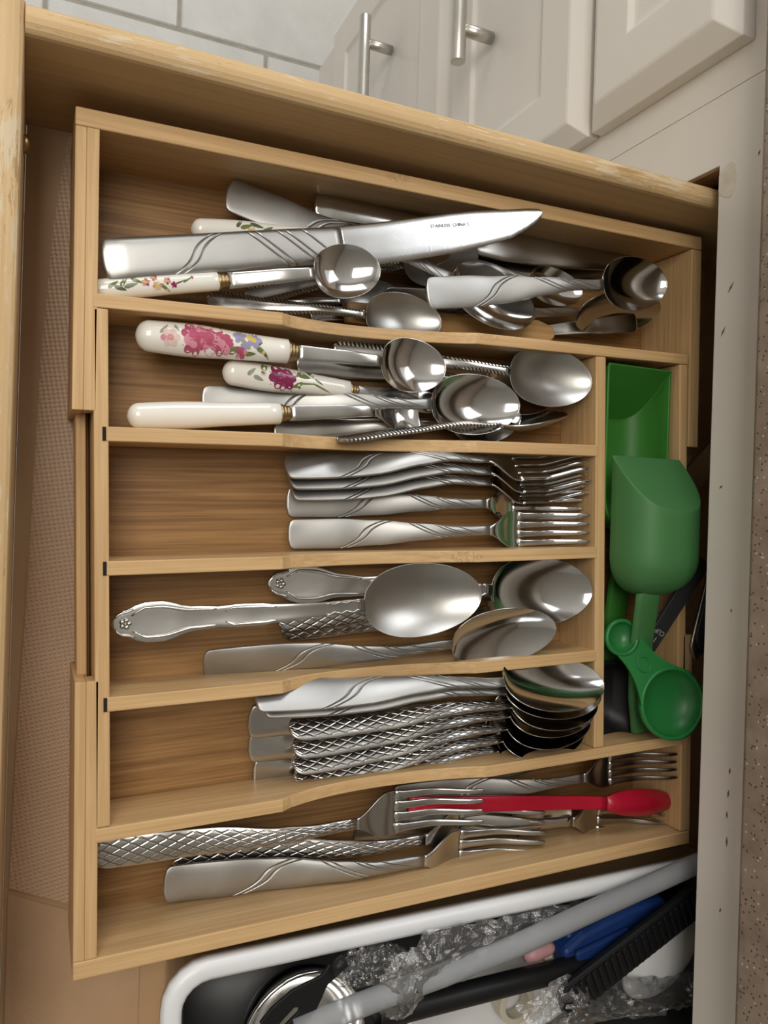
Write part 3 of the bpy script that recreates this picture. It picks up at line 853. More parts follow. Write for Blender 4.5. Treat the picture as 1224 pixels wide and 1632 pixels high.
B = dict(
    swirl_knife=(0.245, b_swirl_knife, 'dinner_knife'),
    plain_knife=(0.23, lambda o: dinner_knife(o, 0.23, 0.105, (M['bright'], M['steel']), 0.0088, 0.0068, 0.0085, 0.007, False, 0.006), 'table_knife'),
    swirl_fork=(0.205, lambda o: fork(o, 0.205, 0.074, 0.0122, wscale(SW_W, 1.0, 1.05), (M['swirl'], M['bright'])), 'dinner_fork'),
    swirl_fork_big=(0.228, lambda o: fork(o, 0.228, 0.082, 0.0125, wscale(SW_W, 1.12, 1.1), (M['swirl'], M['steel'])), 'dinner_fork'),
    diamond_fork=(0.215, lambda o: fork(o, 0.215, 0.078, 0.0125, wscale(DI_W, 1.0, 1.05), (M['diamond'], M['steel']), r_end=0.010, p_end=2.3), 'dinner_fork'),
    plain_fork=(0.205, lambda o: fork(o, 0.205, 0.074, 0.0122, PL_W, (M['steel'], M['steel'])), 'dinner_fork'),
    edge_spoon=(0.155, lambda o: spoon(o, 0.155, 0.050, 0.0150, wscale(RO_W, 0.75, 0.9), (M['rope'], M['steel']), 0.0065, r_end=0.007, p_end=2.2, neck_z=0.004), 'teaspoon'),
    swirl_tea=(0.17, lambda o: spoon(o, 0.17, 0.052, 0.0170, wscale(SW_W, 0.9, 1.05), (M['swirl'], M['bright']), 0.0085), 'teaspoon'),
    swirl_spoon=(0.19, lambda o: spoon(o, 0.19, 0.060, 0.0180, wscale(SW_W, 1.0, 1.0), (M['swirl'], M['bright']), 0.0085), 'table_spoon'),
    swirl_table=(0.218, lambda o: spoon(o, 0.218, 0.072, 0.0195, wscale(SW_W, 1.1, 1.05), (M['swirl'], M['bright']), 0.0075), 'table_spoon'),
    diamond_spoon=(0.20, lambda o: spoon(o, 0.20, 0.064, 0.0190, DI_W, (M['diamond'], M['bright']), 0.0085, r_end=0.009, p_end=2.3), 'table_spoon'),
    rope_tea=(0.13, lambda o: spoon(o, 0.13, 0.048, 0.0145, wscale(RO_W, 0.6, 0.8), (M['rope'], M['bright']), 0.007, r_end=0.006, p_end=2.2), 'teaspoon'),
    rope_spoon=(0.172, lambda o: spoon(o, 0.172, 0.060, 0.0190, wscale(RO_W, 0.8, 1.15), (M['rope'], M['worn']), 0.0085, r_end=0.007, p_end=2.2), 'table_spoon'),
    plain_spoon=(0.19, lambda o: spoon(o, 0.19, 0.060, 0.0180, PL_W, (M['steel'], M['bright']), 0.0085), 'table_spoon'),
    plain_tea=(0.14, lambda o: spoon(o, 0.14, 0.046, 0.0150, wscale(PL_W, 0.7, 0.75), (M['steel'], M['bright']), 0.0075), 'teaspoon'),
    ornate_bright=(0.20, lambda o: ornate(o, 0.20, 0.070, 0.0205, bowl_mat='bright'), 'serving_spoon'),
    ornate=(0.20, lambda o: ornate(o, 0.20, 0.070, 0.0205), 'serving_spoon'),
)
def put(kind, H, Tp, label, cat, group=None, roll=0.0, flip=False):
    L, fn, nm = B[kind]
    o = get(kind, fn, nm)
    place(o, H, Tp, L, roll, flip)
    for k in ('label', 'category', 'group'):
        if k in o.keys(): del o[k]
    return tag(o, label, cat, group)
def porc(label, cat, H, Tp, L, **kw):
    o = bpy.data.objects.new({'spoon': 'porcelain_handled_spoon', 'knife': 'porcelain_handled_knife', 'shovel': 'sugar_spoon'}[kw.get('kind', 'spoon')], None)
    COL.objects.link(o); o.empty_display_size = 0.01
    porcelain(o, L=L, **kw)
    place(o, H, Tp, L)
    return tag(o, label, cat, 'porcelain handled cutlery')

# ------------------------------------------------------------------ upper tray: the mixed pile (bottom layer first)
g1 = 'mixed cutlery piled in the upper side tray'
st = tag(prism('wooden_spreader', [(0, -0.0042), (0.02, -0.0050), (0.06, -0.0042), (0.075, -0.0055), (0.098, -0.0058), (0.106, -0.003), (0.108, 0.0), (0.106, 0.0035), (0.098, 0.0060), (0.075, 0.0058), (0.06, 0.0042), (0.02, 0.0052), (0, 0.0044)], 0, 0.004, M['stick'], None, axis='z', bv=0.001),
         'flat light wooden spreader under the spoons along the first divider', 'spreader', g1)
place(st, (0.1563, 0.1108, -0.0320), (0.2989, 0.1155, -0.0320), 0.108)
put('plain_knife', (0.1381, 0.1611, -0.0400), (0.3664, 0.1583, -0.0440), 'dark glossy knife lowest along the upper tray wall', 'knife', g1)
put('plain_knife', (0.1349, 0.1654, -0.0300), (0.3615, 0.1660, -0.0340), 'dark glossy table knife lying on another knife by the upper wall', 'knife', g1)
put('plain_spoon', (0.1406, 0.1108, -0.0445), (0.2371, 0.1246, -0.0405), 'steel spoon at the tray bottom, rounded end left of the wooden spreader', 'spoon', g1)
put('plain_fork', (0.3606, 0.1298, -0.0220), (0.2200, 0.1079, -0.0400), 'steel fork with square handle end in the lower right tray corner', 'fork', g1, flip=True)
put('rope_spoon', (0.0866, 0.1076, -0.0445), (0.1935, 0.1242, -0.0385), 'rope edged spoon nearest the first divider, bowl hidden in the pile', 'spoon', g1)
put('rope_spoon', (0.1014, 0.1144, -0.0400), (0.2372, 0.1562, -0.0300), 'dull spoon whose broad bowl shows just under the big knife blade', 'spoon', g1)
put('rope_spoon', (0.0793, 0.1070, -0.0330), (0.2112, 0.1091, -0.0240), 'rope edged spoon with grey bowl right below the flower handled spoon bowl', 'spoon', g1)
put('swirl_spoon', (0.1913, 0.1548, -0.0360), (0.3130, 0.1407, -0.0260), 'small round spoon bowl beneath the topmost teaspoon neck', 'spoon', g1)
put('swirl_tea', (0.0867, 0.1621, -0.0270), (0.2688, 0.1168, -0.0185), 'swirl grooved spoon crossing slantwise under the big knife', 'spoon', g1, roll=-12)
put('swirl_table', (0.1794, 0.1241, -0.0340), (0.3731, 0.1426, -0.0220), 'large spoon tipped on its edge in the right end of the pile', 'spoon', g1, roll=50)
porc('flower handled spoon mostly hidden beneath the big knife', 'spoon', (0.0687, 0.1391, -0.0260), (0.2191, 0.1554, -0.0260), 0.165, hl=0.075, r0=0.0068, r1=0.0056, bowl=(0.045, 0.014, 0.006),
     floral=[('leaf', 0.030, 0.002, 0.004, 0.0012, 0.3, 'leaf'), ('leaf', 0.036, 0.003, 0.004, 0.0012, -0.3, 'leaf_d'), ('bloom', 0.033, -0.001, 0.003, 5, ['yellow', 'pinkw', 'yellow'], 0), ('leaf', 0.042, 0.001, 0.004, 0.0012, 0.5, 'leaf'), ('leaf', 0.026, 0.0035, 0.003, 0.001, 0.9, 'leaf_d')])
porc('small flower handled teaspoon lying along the first divider', 'spoon', (0.0215, 0.0993, -0.0160), (0.1626, 0.1268, -0.0015), 0.146, hl=0.0605, r0=0.0053, r1=0.0046, bowl=(0.036, 0.0140, 0.006),
     floral=[('leaf', 0.011, 0.001, 0.003, 0.0009, 0.5, 'leaf'), ('leaf', 0.014, -0.001, 0.003, 0.0010, -0.4, 'leaf_d'), ('leaf', 0.016, 0.002, 0.003, 0.0010, 0.9, 'leaf'), ('leaf', 0.019, 0.0, 0.0035, 0.0010, 0.2, 'leaf_d'), ('leaf', 0.022, 0.002, 0.003, 0.0009, -0.5, 'leaf'),
             ('bloom', 0.026, 0.001, 0.0020, 5, ['rose_l', 'plum_l', 'yellow'], 0.2), ('bloom', 0.030, 0.003, 0.0016, 5, ['plum_l', 'rose', 'yellow'], 0.6), ('bloom', 0.031, -0.001, 0.0021, 6, ['rose_l', 'pinkw', 'yellow'], 0.1), ('bloom', 0.036, 0.001, 0.0018, 5, ['plum_l', 'rose_l', 'yellow'], 0.9),
             ('bloom', 0.039, -0.001, 0.0015, 5, ['rose', 'plum', 'plum'], 0.3), ('leaf', 0.042, 0.0, 0.004, 0.0004, 0.3, 'leaf_d'), ('leaf', 0.046, 0.001, 0.003, 0.0004, 0.5, 'leaf'), ('bloom', 0.048, 0.002, 0.0009, 4, ['plum_l', 'rose', 'plum'], 0.3), ('leaf', 0.0345, -0.002, 0.003, 0.0008, -0.7, 'leaf')])
put('swirl_tea', (0.1952, 0.1215, -0.0080), (0.3580, 0.1485, -0.0040), 'teaspoon on top of the pile with its bowl at the right end', 'spoon', g1)
put('swirl_knife', (0.0261, 0.1128, -0.0120), (0.2668, 0.1666, -0.0010), 'big dinner knife with swirl grooved handle and serrated blade on top', 'knife', g1)

# ------------------------------------------------------------------ first lane: porcelain handles and spoons
g2 = 'spoons in the first lane'
put('plain_spoon', (0.1297, 0.0820, -0.0345), (0.2966, 0.0764, -0.0300), 'flat ended spoon at the bottom of the first lane', 'spoon', g2)
put('rope_spoon', (0.1491, 0.0887, -0.0290), (0.3093, 0.0819, -0.0115), 'rope edged spoon with its bowl in the right end of the first lane', 'spoon', g2)
put('plain_spoon', (0.1183, 0.0405, -0.0345), (0.2695, 0.0600, -0.0275), 'spoon whose rim peeks out beneath the mirror bright spoon', 'spoon', g2)
put('swirl_spoon', (0.0772, 0.0532, -0.0270), (0.2617, 0.0653, -0.0190), 'mirror bright swirl handled spoon in the middle of the first lane', 'spoon', g2)
porc('flower handled butter knife with a purple rose', 'knife', (0.0856, 0.0687, -0.0220), (0.2213, 0.0623, -0.0240), 0.140, hl=0.0715, r0=0.0073, r1=0.0053, kind='knife',
     floral=[('leaf', 0.014, 0.001, 0.003, 0.0011, 0.8, 'grey'), ('leaf', 0.018, -0.002, 0.003, 0.0011, -0.3, 'grey'), ('bloom', 0.0205, 0.001, 0.0016, 5, ['pinkw', 'pinkw', 'leaf'], 0.2), ('leaf', 0.021, 0.005, 0.003, 0.0017, 1.2, 'leaf'), ('leaf', 0.040, -0.0035, 0.004, 0.002, 0.9, 'leaf'),
             ('leaf', 0.0318, 0.0006, 0.0084, 0.0066, 0.2, 'plum'), ('bloom', 0.0300, 0.0010, 0.0066, 6, ['plum', 'plum_l', 'plum'], 0.3), ('bloom', 0.0330, -0.0005, 0.0056, 6, ['plum_l', 'plum', 'plum'], 1.3), ('bloom', 0.0318, 0.0010, 0.0030, 5, ['plum_l', 'plum', 'plum_l'], 0.9), ('leaf', 0.043, 0.003, 0.004, 0.0016, -0.2, 'leaf'), ('leaf', 0.045, -0.001, 0.006, 0.0005, 0.1, 'leaf'), ('leaf', 0.054, -0.002, 0.006, 0.0005, -0.3, 'leaf'), ('leaf', 0.047, 0.005, 0.003, 0.0014, -0.8, 'leaf_d'), ('leaf', 0.052, 0.001, 0.003, 0.0006, -0.5, 'leaf_d')])
porc('sugar spoon with plain white porcelain handle', 'spoon', (0.0401, 0.0419, -0.0210), (0.1972, 0.0573, -0.0190), 0.155, hl=0.0745, r0=0.0068, r1=0.0056, kind='shovel', bowl=(0.028, 0.0105, 0.004), floral=None)
porc('teaspoon with a large pink rose on its porcelain handle', 'spoon', (0.0423, 0.0808, -0.0170), (0.2087, 0.0805, -0.0120), 0.166, hl=0.0745, r0=0.0082, r1=0.0063, bowl=(0.0400, 0.0148, 0.0055),
     floral=[('bloom', 0.0155, -0.0008, 0.0044, 6, ['pinkw', 'pinkw', 'pinkw', 'rose_l'], 0.1), ('bloom', 0.0155, -0.0008, 0.0011, 5, ['yellow', 'rose_l', 'yellow'], 0.1), ('leaf', 0.0125, 0.003, 0.003, 0.0008, 0.9, 'grey'), ('leaf', 0.0185, 0.004, 0.002, 0.0007, -0.9, 'grey'),
             ('leaf', 0.0330, 0.0005, 0.0128, 0.0075, 0.05, 'rose'), ('bloom', 0.0265, 0.0020, 0.0058, 7, ['rose', 'rose_l', 'rose'], 0.4), ('bloom', 0.0400, -0.0010, 0.0056, 7, ['rose', 'rose', 'rose_l'], 0.9), ('bloom', 0.0265, -0.0030, 0.0050, 5, ['rose', 'rose', 'rose_l'], 0.1), ('bloom', 0.0335, 0.0010, 0.0080, 6, ['rose', 'rose_l', 'rose'], 0.7), ('bloom', 0.0330, 0.0010, 0.0042, 5, ['rose_l', 'rose', 'rose'], 0.2),
             ('bloom', 0.0490, 0.0035, 0.0034, 5, ['lilac', 'grey', 'lilac'], 0.4), ('bloom', 0.0560, 0.0025, 0.0040, 5, ['lilac', 'lilac', 'yellow'], 0.1), ('bloom', 0.0520, -0.0005, 0.0026, 5, ['lilac', 'grey', 'lilac'], 0.7), ('bloom', 0.0500, -0.0042, 0.0030, 5, ['rose_l', 'rose', 'rose'], 0.2),
             ('leaf', 0.0465, -0.0032, 0.0034, 0.0016, 0.5, 'leaf'), ('leaf', 0.0545, -0.0042, 0.003, 0.0010, 0.1, 'leaf'), ('leaf', 0.0600, -0.0022, 0.003, 0.0012, -0.5, 'leaf'), ('leaf', 0.0625, -0.0040, 0.0026, 0.0007, -0.8, 'leaf_d'), ('leaf', 0.0590, 0.001, 0.002, 0.0007, 0.6, 'leaf_d'), ('bloom', 0.0612, -0.0030, 0.0010, 4, ['yellow', 'pinkw', 'yellow'], 0)])
put('edge_spoon', (0.1445, 0.0348, -0.0045), (0.2986, 0.0567, -0.0170), 'spoon standing on its edge against the second divider', 'spoon', g2, roll=-74)

# ------------------------------------------------------------------ second lane: swirl forks
g3 = 'swirl forks in the second lane'
put('swirl_fork', (0.1282, -0.0145, -0.0345), (0.3123, -0.0065, -0.0155), 'swirl fork lying flat along the third divider, nearest the image bottom', 'fork', g3)
put('swirl_fork', (0.1266, 0.0033, -0.0345), (0.3124, 0.0080, -0.0235), 'middle swirl fork with head tucked under the fork stack', 'fork', g3)
put('swirl_fork', (0.1260, 0.0097, -0.0255), (0.3135, 0.0151, -0.0210), 'lowest swirl fork of the stack of three', 'fork', g3, roll=-36)
put('swirl_fork', (0.1236, 0.0156, -0.0215), (0.3101, 0.0218, -0.0165), 'second swirl fork of the stack of three', 'fork', g3, roll=-36)
put('swirl_fork', (0.1201, 0.0209, -0.0175), (0.3056, 0.0291, -0.0125), 'top swirl fork of the stack of three', 'fork', g3, roll=-36)

# ------------------------------------------------------------------ third lane: ornate spoons
g4 = 'spoons in the third lane'
put('diamond_spoon', (0.1257, -0.0668, -0.0345), (0.3119, -0.0536, -0.0330), 'lower diamond embossed spoon in the third lane', 'spoon', g4)
put('diamond_spoon', (0.1234, -0.0621, -0.0310), (0.3120, -0.0411, -0.0195), 'diamond embossed spoon under the ornate spoons', 'spoon', g4)
put('ornate_bright', (0.1153, -0.0405, -0.0270), (0.3131, -0.0456, -0.0105), 'ornate spoon with bright bowl at the right end of the third lane', 'spoon', g4)
put('swirl_table', (0.0828, -0.0827, -0.0290), (0.2844, -0.0646, -0.0050), 'swirl spoon reflecting tan wood along the fourth divider', 'spoon', g4, roll=17)
put('ornate', (0.0358, -0.0589, -0.0170), (0.2261, -0.0438, 0.0040), 'long ornate spoon with scrolled handle on top of the third lane', 'spoon', g4)

# ------------------------------------------------------------------ fourth lane: nested spoons leaning together
g5 = 'nested spoons in the fourth lane'
put('plain_spoon', (0.1124, -0.1450, -0.0345), (0.3083, -0.1432, -0.0345), 'broad plain handle end lowest at the left of the spoon stack', 'spoon', g5)
put('plain_spoon', (0.1092, -0.1288, -0.0335), (0.3144, -0.1333, -0.0300), 'broad plain handle end second up at the left of the spoon stack', 'spoon', g5)
put('plain_spoon', (0.1078, -0.1143, -0.0300), (0.3174, -0.1182, -0.0250), 'broad plain handle end topmost at the left of the spoon stack', 'spoon', g5, roll=8)
put('diamond_spoon', (0.1370, -0.1554, -0.0285), (0.3163, -0.1433, -0.0235), 'diamond spoon nearest the lower wall in the nested stack', 'spoon', g5, roll=-41)
put('diamond_spoon', (0.1332, -0.1483, -0.0250), (0.3187, -0.1365, -0.0195), 'fourth diamond spoon from the top of the nested stack', 'spoon', g5, roll=-41)
put('diamond_spoon', (0.1305, -0.1386, -0.0210), (0.3196, -0.1287, -0.0150), 'third diamond spoon from the top of the nested stack', 'spoon', g5, roll=-41)
put('diamond_spoon', (0.1289, -0.1282, -0.0170), (0.3185, -0.1209, -0.0105), 'second diamond spoon from the top of the nested stack', 'spoon', g5, roll=-41)
put('diamond_spoon', (0.1251, -0.1167, -0.0125), (0.3170, -0.1166, -0.0060), 'topmost diamond spoon of the nested stack', 'spoon', g5, roll=-41)
put('swirl_table', (0.1099, -0.1017, -0.0105), (0.3176, -0.1102, -0.0030), 'swirl spoon directly beneath the top spoon of the nested stack', 'spoon', g5, roll=-41)
put('swirl_table', (0.1049, -0.0973, -0.0070), (0.3163, -0.1044, 0.0005), 'top swirl spoon of the nested stack, bowl reflecting the divider', 'spoon', g5, roll=-41)

# ------------------------------------------------------------------ lower tray: forks
g6 = 'forks in the lower side tray'
put('plain_fork', (0.1909, -0.1854, -0.0450), (0.3933, -0.1998, -0.0260), 'dull fork under the red spoon by the tray corner', 'fork', g6)
put('plain_spoon', (0.1775, -0.1917, -0.0450), (0.3301, -0.1956, -0.0440), 'spoon with dark handle end between the two large forks', 'spoon', g6)
put('swirl_fork_big', (0.1995, -0.1706, -0.0380), (0.3896, -0.1600, -0.0140), 'swirl fork in the far right corner of the lower tray', 'fork', g6)
put('diamond_fork', (0.0725, -0.1887, -0.0420), (0.2968, -0.1942, -0.0330), 'diamond embossed fork tucked behind the big swirl fork', 'fork', g6)
put('swirl_fork_big', (0.0671, -0.1980, -0.0360), (0.2938, -0.2039, -0.0270), 'big swirl fork lying along the lowest tray wall', 'fork', g6)
put('diamond_fork', (0.0306, -0.1746, -0.0300), (0.2435, -0.1691, -0.0190), 'long diamond embossed fork reaching the tray end', 'fork', g6)
red = bpy.data.objects.new('plastic_spoon', None); COL.objects.link(red)
def b_red(o):
    L, bl = 0.165, 0.050
    sj = L - bl
    hw = lambda s: lerp(0.0040, 0.0034, s / sj) if s < sj else max(0.0006, ((0.0034 * (1 - ss(0, .5, (s - sj) / bl))) ** 3 + (0.0072 * math.sqrt(max(0, 4 * ((s - sj) / bl) ** 0.9 * (1 - ((s - sj) / bl) ** 0.9)))) ** 3) ** (1 / 3))
    dp = lambda s: 0.0042 * max(0, math.sin(PI * min(1, max(0, (s - sj) / bl)) ** 0.9)) ** 0.75
    zc = lambda s: (0.004 + 0.004 * ss(sj - 0.02, sj + 0.006, s) - 0.003 * ss(sj + 0.01, L, s)) + (dp(s) if s > sj else 0)
    strip('handle', [sj * i / 24 for i in range(25)], 9, hw, zc, lambda s: 0.0032, lambda s: 0.0, M['red'], o, edge=0.3)
    strip('bowl', [sj + bl * (0.5 - 0.5 * math.cos(PI * i / 26)) for i in range(27)], 15, hw, zc, lambda s: lerp(0.0032, 0.0014, ss(sj, sj + 0.012, s)), lambda s: -dp(s), M['red'], o)
b_red(red)
place(red, (0.2013, -0.1691, -0.0250), (0.3956, -0.1879, -0.0170), 0.165, roll=-8)
tag(red, 'small red plastic spoon lying upside down', 'spoon')

# ------------------------------------------------------------------ right compartment: scoops and measures
def scoop(name, label, mat, X, Y0, Y1, Wd, depth, slant, rim_z, up, hpts, hw_):
    """U-shaped trough with a slanted flat end and a rounded tail that runs into a strap handle"""
    root = thing(name, label, 'scoop', (X, (Y0 + Y1) / 2, rim_z))
    sgn = -1 if up else 1          # direction of the closed side
    yc = (Y0 + Y1) / 2
    nphi, nst = 25, 22
    R = Wd / 2
    sec = []
    for k in range(nphi):
        a = PI * k / (nphi - 1)
        c, s = math.cos(a), math.sin(a)
        sec.append((R * math.copysign(abs(c) ** 0.62, c), depth * abs(s) ** 0.72))
    v, f = [], []
    tail = Wd * 0.50
    for i in range(nst + 1):
        for x, d in sec:
            fr = d / depth
            ya = Y0 - slant * fr
            t = i / nst
            yb = Y1
            y = lerp(ya, yb, t)
            if y < Y1 + tail:
                q = (Y1 + tail - y) / tail
                kx = math.sqrt(max(0.0, 1 - (0.985 * q) ** 2.4)); kd = kx
            else: kx = kd = 1.0
            v.append((x * kx, y - yc, sgn * d * kd))
    for i in range(nst):
        for k in range(nphi - 1):
            f.append((i * nphi + k, i * nphi + k + 1, (i + 1) * nphi + k + 1, (i + 1) * nphi + k))
    f.append(tuple(range(nphi)))
    o = from_data('trough', v, f, mat, root)
    o.data.polygons[len(f) - 1].use_smooth = False
    m = o.modifiers.new('wall', 'SOLIDIFY'); m.thickness = 0.0018; m.offset = -1 if up else -1
    bevel(o, 0.0016, 3, 50)
    pts = [(Vector(p) - Vector((X, yc, rim_z))) for p in hpts]
    n = len(pts); vv, ff = [], []
    for i, p in enumerate(pts):
        d = (pts[min(i + 1, n - 1)] - pts[max(i - 1, 0)]); d.z = 0; d.normalize()
        sd = Vector((-d.y, d.x, 0))
        wv = hw_ * (0.80 if i == n - 1 else 1.0)
        for a, b in ((-1, -0.0016), (-0.86, 0.0016), (-0.6, 0.0022), (0.6, 0.0022), (0.86, 0.0016), (1, -0.0016)):
            vv.append(tuple(p + sd * wv * a + Vector((0, 0, b))))
    for i in range(n - 1):
        for k in range(6): ff.append((i * 6 + k, i * 6 + (k + 1) % 6, i * 6 + 6 + (k + 1) % 6, i * 6 + 6 + k))
    ff.append(tuple(range(6))); ff.append(tuple(range((n - 1) * 6, n * 6)))
    h = from_data('strap_handle', vv, ff, mat, root)
    bevel(h, 0.0008, 2, 50)
    return root
scoop('kitchen_scoop', 'bright green scoop lying open side up in the right compartment', M['green'], 0.3470, 0.0965, -0.010, 0.0515, 0.0295, 0.030, -0.0032, True,
      [(0.347, -0.008, -0.012), (0.347, -0.03, -0.014), (0.350, -0.06, -0.022), (0.353, -0.09, -0.028), (0.353, -0.095, -0.028)], 0.009)
scoop('kitchen_scoop', 'pale green scoop turned upside down on the other green scoop', M['green_pale'], 0.3500, 0.0390, -0.0480, 0.0550, 0.0300, 0.033, 0.0014, False,
      [(0.3445, -0.044, 0.013), (0.346, -0.055, 0.010), (0.352, -0.080, 0.000), (0.360, -0.112, -0.0085), (0.3665, -0.134, -0.0125), (0.3672, -0.137, -0.0130), (0.3675, -0.139, -0.0132)], 0.0095)

def round_cup(bm_v, bm_f, c, r, depth, n=28, m=8, th=0.0012):
    i0 = len(bm_v)
    prof = [(r + 0.0008, 0.0), (r, 0.0004)]
    prof = [(r * math.cos(PI / 2 * k / m) ** 0.8, -depth * math.sin(PI / 2 * k / m)) for k in range(m)] + [(0.0006, -depth)]
    outer = [(rr + th * (1 if k < m else 0.4), z - (th if k else 0)) for k, (rr, z) in enumerate(prof)]
    ring = list(reversed(prof)) + outer
    for rr, z in ring:
        for k in range(n):
            a = 2 * PI * k / n; bm_v.append((c[0] + rr * math.cos(a), c[1] + rr * math.sin(a), c[2] + z))
    for i in range(len(ring) - 1):
        for k in range(n): bm_f.append((i0 + i * n + k, i0 + i * n + (k + 1) % n, i0 + (i + 1) * n + (k + 1) % n, i0 + (i + 1) * n + k))
    bm_f.append(tuple(i0 + k for k in range(n))); bm_f.append(tuple(i0 + (len(ring) - 1) * n + k for k in range(n)))
ms = bpy.data.objects.new('measuring_spoon', None); COL.objects.link(ms); ms.empty_display_size = 0.01
A, Bp = Vector((0.3345, -0.0735, 0.0025)), Vector((0.3680, -0.1145, 0.0120))
dv = Bp - A; Ld = dv.length
for nm, x, r, dp in (('small_bowl', 0.0, 0.0094, 0.008), ('large_bowl', Ld, 0.0207, 0.0125)):
    v, f = [], []
    round_cup(v, f, (x, 0, 0.0004), r, dp, 40, 10, 0.0021)
    from_data(nm, v, f, M['green_deep'], ms)
RS, RL = 0.0112, 0.0226
rad = math.radians
web = [(RS * math.cos(rad(a)), RS * math.sin(rad(a))) for a in range(-66, 67, 12)]      # hugging the small bowl
web += [(1.02 * RS * math.cos(rad(66)), 1.02 * RS * math.sin(rad(66)))]
x0, y0 = web[-1]
x1, y1 = Ld - RL * math.cos(rad(66)), RL * math.sin(rad(66))
side = [(lerp(x0, x1, i / 12), lerp(y0, y1, (i / 12) ** 1.4) - 0.0030 * math.sin(PI * i / 12)) for i in range(1, 13)]
small = [(RS * math.cos(rad(a)), RS * math.sin(rad(a))) for a in range(66, -67, -12)]
large = [(Ld - RL * math.cos(rad(a)), RL * math.sin(rad(a))) for a in range(66, -67, -12)]
web = list(reversed(small))[:0] + [(a - 0.0012, b) for a, b in reversed(small)] + side[:-1] + [(a + 0.0012, b) for a, b in large] + [(a, -b) for a, b in reversed(side[:-1])]
prism('web_handle', web, -0.0012, 0.0003, M['green_deep'], ms, axis='z')
tube('embossed_oval', [(Ld * 0.40 + 0.0052 * math.cos(2 * PI * k / 24), 0.0042 * math.sin(2 * PI * k / 24), 0.0006) for k in range(24)], 0.00045, M['green_deep'], ms, 6, closed=True)
place(ms, tuple(A), tuple(Bp), Ld, roll=4)
tag(ms, 'double ended green measuring spoon on top at the lower end of the compartment', 'measuring spoon')

mc = thing('measuring_cup', 'black measuring cup with printed handle under the green spoons', 'measuring cup', (0.343, -0.118, -0.0345))
def rr_loop(w_, h_, r_, z_, cx=0.0, cy=0.0, n=5):
    out = []
    for (sx, sy, a0) in ((1, 1, 0), (-1, 1, PI / 2), (-1, -1, PI), (1, -1, 1.5 * PI)):
        for k in range(n + 1):
            a = a0 + PI / 2 * k / n
            out.append((cx + sx * (w_ / 2 - r_) + r_ * math.cos(a), cy + sy * (h_ / 2 - r_) + r_ * math.sin(a), z_))
    return out
def loops(ls, cap0=True, cap1=True):
    v = [p for l in ls for p in l]; n = len(ls[0]); f = []
    for i in range(len(ls) - 1):
        for k in range(n): f.append((i * n + k, i * n + (k + 1) % n, (i + 1) * n + (k + 1) % n, (i + 1) * n + k))
    if cap0: f.append(tuple(range(n)))
    if cap1: f.append(tuple(range((len(ls) - 1) * n, len(ls) * n)))
    return v, f
v, f = loops([rr_loop(0.034, 0.040, 0.010, 0.0), rr_loop(0.047, 0.052, 0.012, 0.0205), rr_loop(0.050, 0.054, 0.012, 0.0215), rr_loop(0.050, 0.054, 0.012, 0.0225), rr_loop(0.046, 0.050, 0.011, 0.0225), rr_loop(0.033, 0.038, 0.009, 0.0015)])
from_data('cup', v, f, M['black'], mc)
hA, hB = Vector((0.3586, -0.0851, -0.0040)), Vector((0.3898, -0.0245, 0.0120))
hA -= Vector(mc.location); hB -= Vector(mc.location)
d = (hB - hA); ln = d.length
hb = prism('cup_handle', [(-0.012, -0.0052), (ln, -0.0062), (ln, 0.0062), (-0.012, 0.0052)], -0.0012, 0.0012, M['graphite'], mc, axis='z', bv=0.0005)
x = d.normalized(); y = Vector((0, 0, 1)).cross(x).normalized(); z = x.cross(y)
hb.matrix_local = Matrix.Translation(hA) @ Matrix((x, y, z)).transposed().to_4x4()
for body, ux, sz, turn in (('1', 0.0105, 0.0052, -PI / 2), ('CUP', 0.0160, 0.0044, -PI / 2)):
    c = bpy.data.curves.new('printed_text', 'FONT'); c.body = body; c.size = sz; c.extrude = 0.00004; c.align_x = 'CENTER'; c.align_y = 'CENTER'
    c.materials.append(M['pale_ink'])
    t = text_mesh('printed_text', c, hb); t.location = (ux, 0, 0.00135); t.rotation_euler = (0, 0, PI / 2)

ut = bpy.data.objects.new('slim_utensil', None); COL.objects.link(ut)
strip('steel_edge_handle', [0.11 * i / 20 for i in range(21)], 9, lambda s: 0.0068 * end_round(s, 0.008, 2.2), lambda s: 0.002, lambda s: 0.002, lambda s: -0.0006, M['worn'], ut)
strip('grip_inlay', [0.006 + 0.10 * i / 20 for i in range(21)], 9, lambda s: 0.0056 * end_round(s - 0.006, 0.007, 2.2), lambda s: 0.0034, lambda s: 0.0012, lambda s: -0.0004, M['graphite'], ut)
place(ut, (0.3951, -0.0899, 0.0015), (0.4124, -0.0282, 0.0015), 0.055)
tag(ut, 'dark steel edged handle behind the compartment at the cabinet frame', 'utensil handle')
ut2 = bpy.data.objects.new('grater_blade', None); COL.objects.link(ut2)
strip('blade', [0.08 * i / 16 for i in range(17)], 7, lambda s: 0.010 * end_round(s, 0.004, 3), lambda s: 0.001, lambda s: 0.0014, lambda s: 0.0012, M['worn'], ut2)
place(ut2, (0.4138, 0.0251, -0.0300), (0.4435, 0.0518, -0.0300), 0.04)
tag(ut2, 'dark metal blade in the shadow behind the organizer', 'blade')

